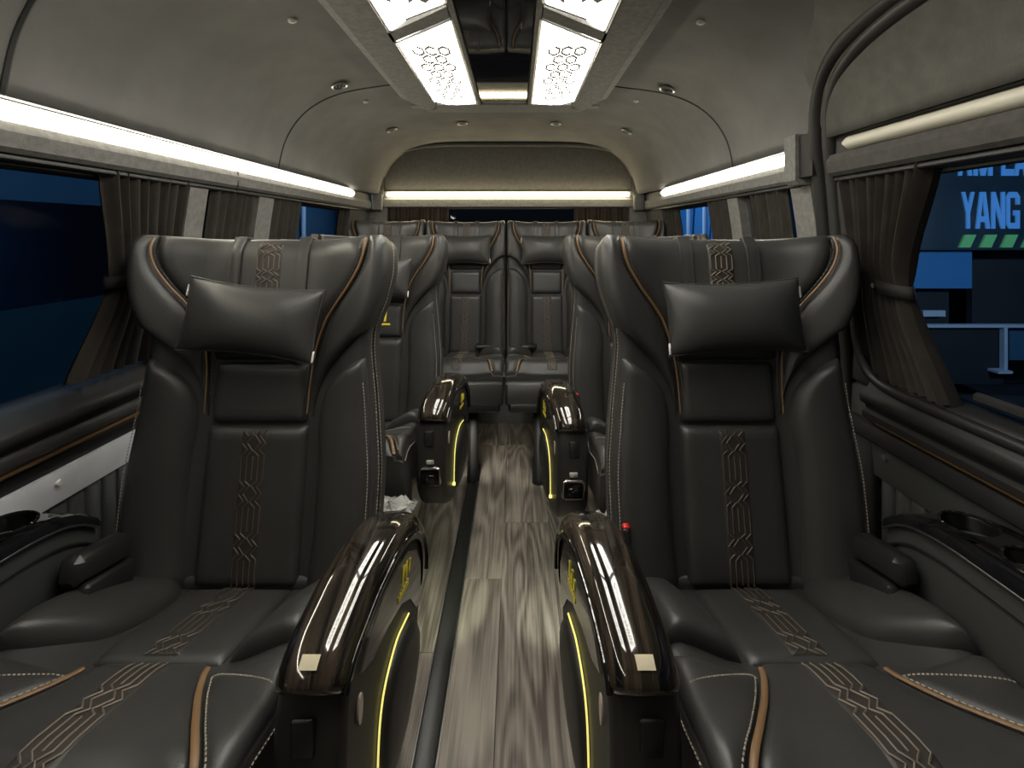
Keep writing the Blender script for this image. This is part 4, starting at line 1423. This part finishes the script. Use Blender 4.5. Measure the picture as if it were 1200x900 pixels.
# ------------------------------------------------------------------ side consoles with cup holders (window side armrests)
def side_console(sgn, label):
    t = empty('side_console', (sgn * .84, .7, .30)); tag(t, label, 'armrest')
    ox, oy, oz = t.location
    P = lambda x, y, z: Vector((sgn * x - ox, y - oy, z - oz))
    # top edge profile along y: level, then dips at the rear end
    zt = crv([(.20, .665), (.70, .667), (.82, .664), (.90, .652), (.95, .632), (.995, .600), (1.05, .57)])
    xi = crv([(.20, .777), (.8, .780), (.95, .786), (1.05, .80)])
    ys = list(np.linspace(.20, .80, 7)) + list(np.linspace(.83, .995, 9))
    # body below
    rows_ = []
    for y in ys:
        rows_.append([P(xi(y) + .012, y, .30), P(xi(y) + .004, y, .45), P(xi(y) + .002, y, zt(y) - .05), P(xi(y) + .006, y, zt(y) - .022), P(.90, y, zt(y) - .022), P(.90, y, .30)])
    mb = MB().grid(rows_, close_u=True); mb.add(rows_[0], [tuple(range(6))]); mb.add(rows_[-1], [tuple(range(6))])
    body = mb.build('console_body', GREYLEA, t)
    for z0 in (.058,):
        mb = MB().tube([P(xi(y) + .001, y, zt(y) - z0) for y in ys], .003, 6); mb.build('console_seam', RUBBER, t)
    # top with two real cup wells: grid around circles
    cups = [(.842, .865), (.844, .752)]
    R = .041
    top = MB()
    rows_ = []
    for y in ys:
        rows_.append([P(xi(y) - .004, y, zt(y) - .024), P(xi(y) - .006, y, zt(y) - .012), P(xi(y) - .001, y, zt(y) - .002), P(xi(y) + .012, y, zt(y))])
    top.grid(rows_)
    # flat deck as polygons between the inner edge and wall, split in strips with round holes
    def deck(y0, y1, cup=None, n=32):
        x0 = xi((y0 + y1) / 2) + .012; x1 = .90
        if cup is None:
            ysd = [y for y in np.linspace(y0, y1, 8)]
            top.grid([[P(xi(y) + .012, y, zt(y)), P(.90, y, zt(y))] for y in ysd]); return
        cx, cy = cup
        inner = []; outer = []
        for k in range(n):
            a = 2 * pi * k / n
            inner.append((cx + R * math.cos(a), cy + R * math.sin(a)))
            c, s_ = math.cos(a), math.sin(a)
            # ray to rectangle
            tx = ((x1 - cx) / c) if c > 1e-6 else ((x0 - cx) / c if c < -1e-6 else 1e9)
            ty = ((y1 - cy) / s_) if s_ > 1e-6 else ((y0 - cy) / s_ if s_ < -1e-6 else 1e9)
            q = min(tx, ty)
            outer.append((cx + c * q, cy + s_ * q))
        top.grid([[P(x, y, zt(y)) for x, y in outer], [P(x, y, zt(y)) for x, y in inner]], close_u=True)
    deck(.20, .70); deck(.70, .806, cups[1]); deck(.806, .925, cups[0]); deck(.925, .995)
    top.build('console_top', GLOSS, t)
    for cx, cy in cups:
        rr = [P(cx + R * math.cos(a), cy + R * math.sin(a), zt(cy) + .001) for a in np.linspace(0, 2 * pi, 33)]
        w = MB(); prof_ = [(R, 0), (R - .002, -.004), (R - .004, -.055), (R - .010, -.062), (.001, -.062)]
        w.grid([[P(cx + q * math.cos(a), cy + q * math.sin(a), zt(cy) + dz) for a in np.linspace(0, 2 * pi, 33)] for q, dz in prof_])
        cw_ = w.build('cup_holder', PORT_DARK, t)
        MB().tube(rr, .0028, 6, caps=False).build('cup_rim', GLOSS, cw_)
    MB().tube([P(xi(y) - .004, y, zt(y) - .022) for y in ys], .0022, 6).build('chrome_edge', STEEL, t)
    return t
side_console(-1, 'window side armrest with gloss black top and cup holder beside the left front seat')
side_console(1, 'window side armrest with gloss black top and two cup holders by the sliding door')

# ------------------------------------------------------------------ floor rail
rail = empty('floor_rail_track', (-.151, 1.1, 0)); tag(rail, 'long black floor rail with silver edges running down the aisle', 'rail')
MB().box((0, .10, .008), (.050, 2.55, .014), .004).build('rail_cover', PLASTIC, rail)
for s in (-1, 1):
    MB().box((s * .0265, .10, .004), (.0035, 2.55, .009)).build('silver_edge', STEEL, rail, False)

# ------------------------------------------------------------------ crumpled plastic film on the second-row legrests
def film(x, y, z, sx, sy, sz, label):
    rows_ = []
    nx, ny = 22, 14
    for j in range(ny + 1):
        r = []
        for i in range(nx + 1):
            s, t = i / nx * 2 - 1, j / ny * 2 - 1
            h = sz * (1 - .5 * abs(s) ** 3) * (1 - abs(t) ** 3 * .9)
            h += rng.normal(0, .007)
            r.append((s * sx + rng.normal(0, .005), t * sy + rng.normal(0, .005), max(h, -.012)))
        rows_.append(r)
    o = MB().grid(rows_).build('plastic_film', FILM, None, False, (x, y, z))
    tag(o, label, 'plastic film', 'clear plastic on the leg rests')
film(-.37, 1.39, .386, .13, .055, .026, 'crumpled clear plastic film on the leg rest of the left second row seat')
film(.37, 1.31, .386, .13, .055, .026, 'crumpled clear plastic film on the leg rest of the right second row seat')

# ------------------------------------------------------------------ foot lights: lamps in the front pods, plus an added rear pair
def spot(name, loc, target, power, ang, color, rad=.01):
    L = bpy.data.lights.new(name, 'SPOT'); L.energy = power; L.spot_size = ang; L.spot_blend = .8; L.color = color; L.shadow_soft_size = rad
    o = bpy.data.objects.new(name, L); link(o); o.location = loc
    d = Vector(target) - Vector(loc)
    o.rotation_euler = d.to_track_quat('-Z', 'Y').to_euler()
    return o
spot('courtesy_and_fill_light', (-.15, 1.22, .30), (-.215, 1.62, 0), 3.5, 1.0, (.92, 1, .70))
spot('courtesy_and_fill_light', (.15, 1.22, .30), (.19, 1.62, 0), 3.5, 1.0, (.95, 1, .82))

spot('courtesy_and_fill_light', (-.15, 2.12, .30), (-.16, 2.62, 0), 3.0, 1.1, (1, .97, .85))  # second pair added to brighten the floor under the rear row
spot('courtesy_and_fill_light', (.15, 2.05, .30), (.16, 2.62, 0), 3.0, 1.1, (1, .97, .85))

# ------------------------------------------------------------------ outside, at night
gr = MB().box((0, 6, -.56), (60, 60, .1)).build('ground', ASPHALT, None, False)
tag(gr, 'dark asphalt ground outside the van', None, None, 'structure')
SZ = 4.6
PX = lambda px: .05 + (px - 605) * SZ / 580
PZ = lambda py: H_CAM + (273 - py) * SZ / 580
sign = empty('shop_sign', (PX(1240), SZ, PZ(290))); tag(sign, 'navy shop sign with backlit blue letters outside the right window', 'sign')
so = sign.location
def sbox(x0, x1, z0, z1, y, d, name, m, parent=sign):
    o_ = parent.location
    return MB().box(((x0 + x1) / 2 - o_.x, y + d / 2 - o_.y, (z0 + z1) / 2 - o_.z), (x1 - x0, d, z1 - z0)).build(name, m, parent, False)
sbox(PX(1040), PX(1500), PZ(293), PZ(60), SZ, .12, 'sign_board', SIGN_NAVY)
def letter(ch, x, z, w, h, m):
    """block letters drawn from straight strokes"""
    t = w * .27
    S = {'Y': [[(0, h), (t, h), (w / 2 + t * .5, h * .42), (w / 2 - t * .5, h * .42)], [(w, h), (w - t, h), (w / 2 - t * .5, h * .42), (w / 2 + t * .5, h * .42)], [(w / 2 - t / 2, 0), (w / 2 + t / 2, 0), (w / 2 + t / 2, h * .46), (w / 2 - t / 2, h * .46)]],
         'A': [[(0, 0), (w * .27, 0), (w * .54, h), (w * .30, h)], [(w, 0), (w * .73, 0), (w * .46, h), (w * .70, h)], [(w * .2, h * .18), (w * .8, h * .18), (w * .74, h * .34), (w * .26, h * .34)]],
         'N': [[(0, 0), (t, 0), (t, h), (0, h)], [(w - t, 0), (w, 0), (w, h), (w - t, h)], [(0, h), (t, h), (w, 0), (w - t, 0)]],
         'G': [[(0, h * .12), (t, h * .12), (t, h * .88), (0, h * .88)], [(0, h * .88), (w * .2, h), (w * .8, h), (w, h * .88), (w, h * .84), (0, h * .84)], [(0, h * .16), (0, h * .12), (w * .2, 0), (w, 0), (w, h * .16)], [(w - t, 0), (w, 0), (w, h * .48), (w - t, h * .48)],
               [(w * .55, h * .36), (w, h * .36), (w, h * .50), (w * .55, h * .50)], [(w - t, h * .66), (w, h * .66), (w, h * .88), (w - t, h * .88)]],
         'L': [[(0, 0), (t, 0), (t, h), (0, h)], [(0, 0), (w, 0), (w, h * .18), (0, h * .18)]],
         'M': [[(0, 0), (t * .8, 0), (t * .8, h), (0, h)], [(w - t * .8, 0), (w, 0), (w, h), (w - t * .8, h)], [(0, h), (t, h), (w / 2 + t * .4, 0), (w / 2 - t * .4, 0)], [(w, h), (w - t, h), (w / 2 - t * .4, 0), (w / 2 + t * .4, 0)]]}[ch]
    mb = MB()
    for i, p in enumerate(S):
        mb.prism([(x + q[0] - so.x, z + q[1] - so.z) for q in p], 'y', -.012 - .0008 * i, .0)
    mb.build('letter_' + ch.lower(), m, sign, False)
hl = PZ(225) - PZ(268)
for ch, xa, xb in (('Y', 1126, 1141), ('A', 1142.5, 1159), ('N', 1161, 1176.5), ('G', 1178.5, 1193.5)):
    letter(ch, PX(xa), PZ(268), PX(xb) - PX(xa), hl, SIGN_BLUE)
for ch, xa, xb in (('A', 1122, 1138), ('M', 1140, 1162), ('L', 1173, 1187), ('A', 1188, 1204)):
    letter(ch, PX(xa), PZ(206), PX(xb) - PX(xa), hl, SIGN_BLUE)
for i in range(5):
    x0 = 1122 + i * 24.5
    mb = MB().prism([(PX(x0) - so.x, PZ(290) - so.z), (PX(x0 + 13) - so.x, PZ(290) - so.z), (PX(x0 + 20) - so.x, PZ(275) - so.z), (PX(x0 + 7) - so.x, PZ(275) - so.z)], 'y', -.02, 0)
    mb.build('green_stripe', SIGN_GREEN, sign, False)
shop = empty('shop_building', (PX(1180), SZ + .3, -.5)); tag(shop, 'blue lit shop front under the sign with pale counter rail', 'building')
sbox(PX(1040), PX(1600), -.5, 3.5, SZ + .9, .2, 'facade_wall', FACADE_DARK, shop)
def pbox(x0, x1, y0, y1, d, dep, name, m):
    k = d / SZ
    X = lambda px: .05 + (PX(px) - .05) * k
    Z = lambda py: H_CAM + (PZ(py) - H_CAM) * k
    sbox(X(x0), X(x1), Z(y1), Z(y0), d, dep, name, m, shop)
pbox(1050, 1139, 286, 338, SZ + .16, .06, 'blue_panel', FACADE_BLUE)
pbox(1139, 1300, 304, 382, SZ + .3, .06, 'dark_shutter', FACADE_DARK)
pbox(1040, 1112, 332, 380, SZ + .32, .06, 'dark_panel', FACADE_DARK)
pbox(1082, 1108, 364, 371, SZ + .25, .04, 'lit_shelf', PALE_BLUE)
pbox(1070, 1300, 380.5, 384, SZ + .2, .06, 'counter_rail', PALE_BLUE)
pbox(1177, 1181, 384, 438, SZ + .2, .05, 'counter_post', PALE_BLUE)
pbox(1170, 1187, 435, 438, SZ + .15, .15, 'post_foot', PALE_BLUE)
pbox(1060, 1176, 386, 450, SZ + .26, .10, 'counter_front', FACADE_DARK)
pbox(1183, 1300, 386, 422, SZ + .3, .05, 'blue_panel', VAN_BLUE)

def parked_van(x, ya, yb, label, sgn, zlow=.72, zhigh=1.37, top=2.1, m1=VAN_BLUE, m2=VAN_TEAL, frames=()):
    """the side of a parked van: body, dark glass band, roof; side faces the x=0 plane"""
    t = empty('parked_van', (x, (ya + yb) / 2, -.5)); tag(t, label, 'vehicle')
    oy = (ya + yb) / 2
    L = yb - ya
    prof = [(0, .35), (0, zlow + .5), (sgn * .03, zhigh + .5), (sgn * .10, top + .42), (sgn * .30, top + .52), (sgn * 1.7, top + .52), (sgn * 1.8, top + .4), (sgn * 1.82, .35)]
    MB().prism(prof, 'y', -L / 2, L / 2).build('body', m1, t, False)
    MB().prism([(-sgn * .012, zlow + .5), (sgn * .018, zhigh + .5), (sgn * .05, zhigh + .5), (sgn * .05, zlow + .5)], 'y', -L / 2 + .25, L / 2 - .25).build('window_band', VAN_GLASS, t, False)
    MB().prism([(-sgn * .01, .36), (-sgn * .01, zlow + .49), (sgn * .05, zlow + .49), (sgn * .05, .36)], 'y', -L / 2 + .02, L / 2 - .02).build('lower_panel', m2, t, False)
    for yy in (-L / 2 + .9, L / 2 - .9):
        w = MB().disc((sgn * .12, yy, .34), (1, 0, 0), .34, .22, 24).build('wheel', RUBBER, t)
        MB().disc((-sgn * .0 , yy, .34), (1, 0, 0), .19, .03, 18).build('hubcap', STEEL, w)
    for yy in frames:
        MB().box((-sgn * .03, yy - oy, zhigh + .42), (.05, .05, 1.7), .01).build('frame_or_streak', PALE_BLUE, t)
    return t
parked_van(-3.0, -1.0, 4.4, 'blue parked van with dark windows outside the left front window', -1)
parked_van(-3.2, 4.9, 9.5, 'blue parked van seen through the left rear window', -1, zlow=.9, zhigh=1.0, frames=(7.5,), m2=VAN_BLUE)
parked_van(2.5, 5.8, 10.4, 'bright blue parked van seen through the right rear window', 1, zlow=.9, zhigh=1.0, m1=FACADE_BLUE, m2=FACADE_BLUE, frames=(6.35, 6.95))  # pale uprights here stand in for light streaks on the side
DARKB = mat('unlit_wall', (0.008, 0.008, 0.009), 0.8)
bb = empty('sky_blocker', (-.6, 8, -.5)); tag(bb, 'dark wall added behind the van to block the sky over the back row', 'building')  # added to keep sky glow out of the rear window
MB().box((0, 0, 2.2), (3.6, .4, 4.4)).build('wall', DARKB, bb, False)
MB().box((0, -.05, 4.45), (3.8, .6, .12)).build('blocker_top', FACADE_DARK, bb, False)

def outside_fill(name, loc, power, color, rad=.15):  # unseen point lamps added to brighten things outside
    L = bpy.data.lights.new(name, 'POINT'); L.energy = power; L.color = color; L.shadow_soft_size = rad
    o = bpy.data.objects.new(name, L); link(o); o.location = loc
outside_fill('outside_fill_light', (-1.0, 2.2, 3.6), 85, (.72, .88, 1))
spot('outside_fill_light', (-1.4, 6.4, 3.0), (-3.2, 7.4, 1.2), 110, 1.3, (.66, .85, 1), .1)  # added spot fill on the sides of the parked vans
spot('outside_fill_light', (.7, 6.2, 3.0), (2.6, 7.0, 1.2), 210, 1.3, (.66, .85, 1), .1)
outside_fill('outside_fill_light', (4.2, 2.6, 1.35), 60, (.68, .86, 1))
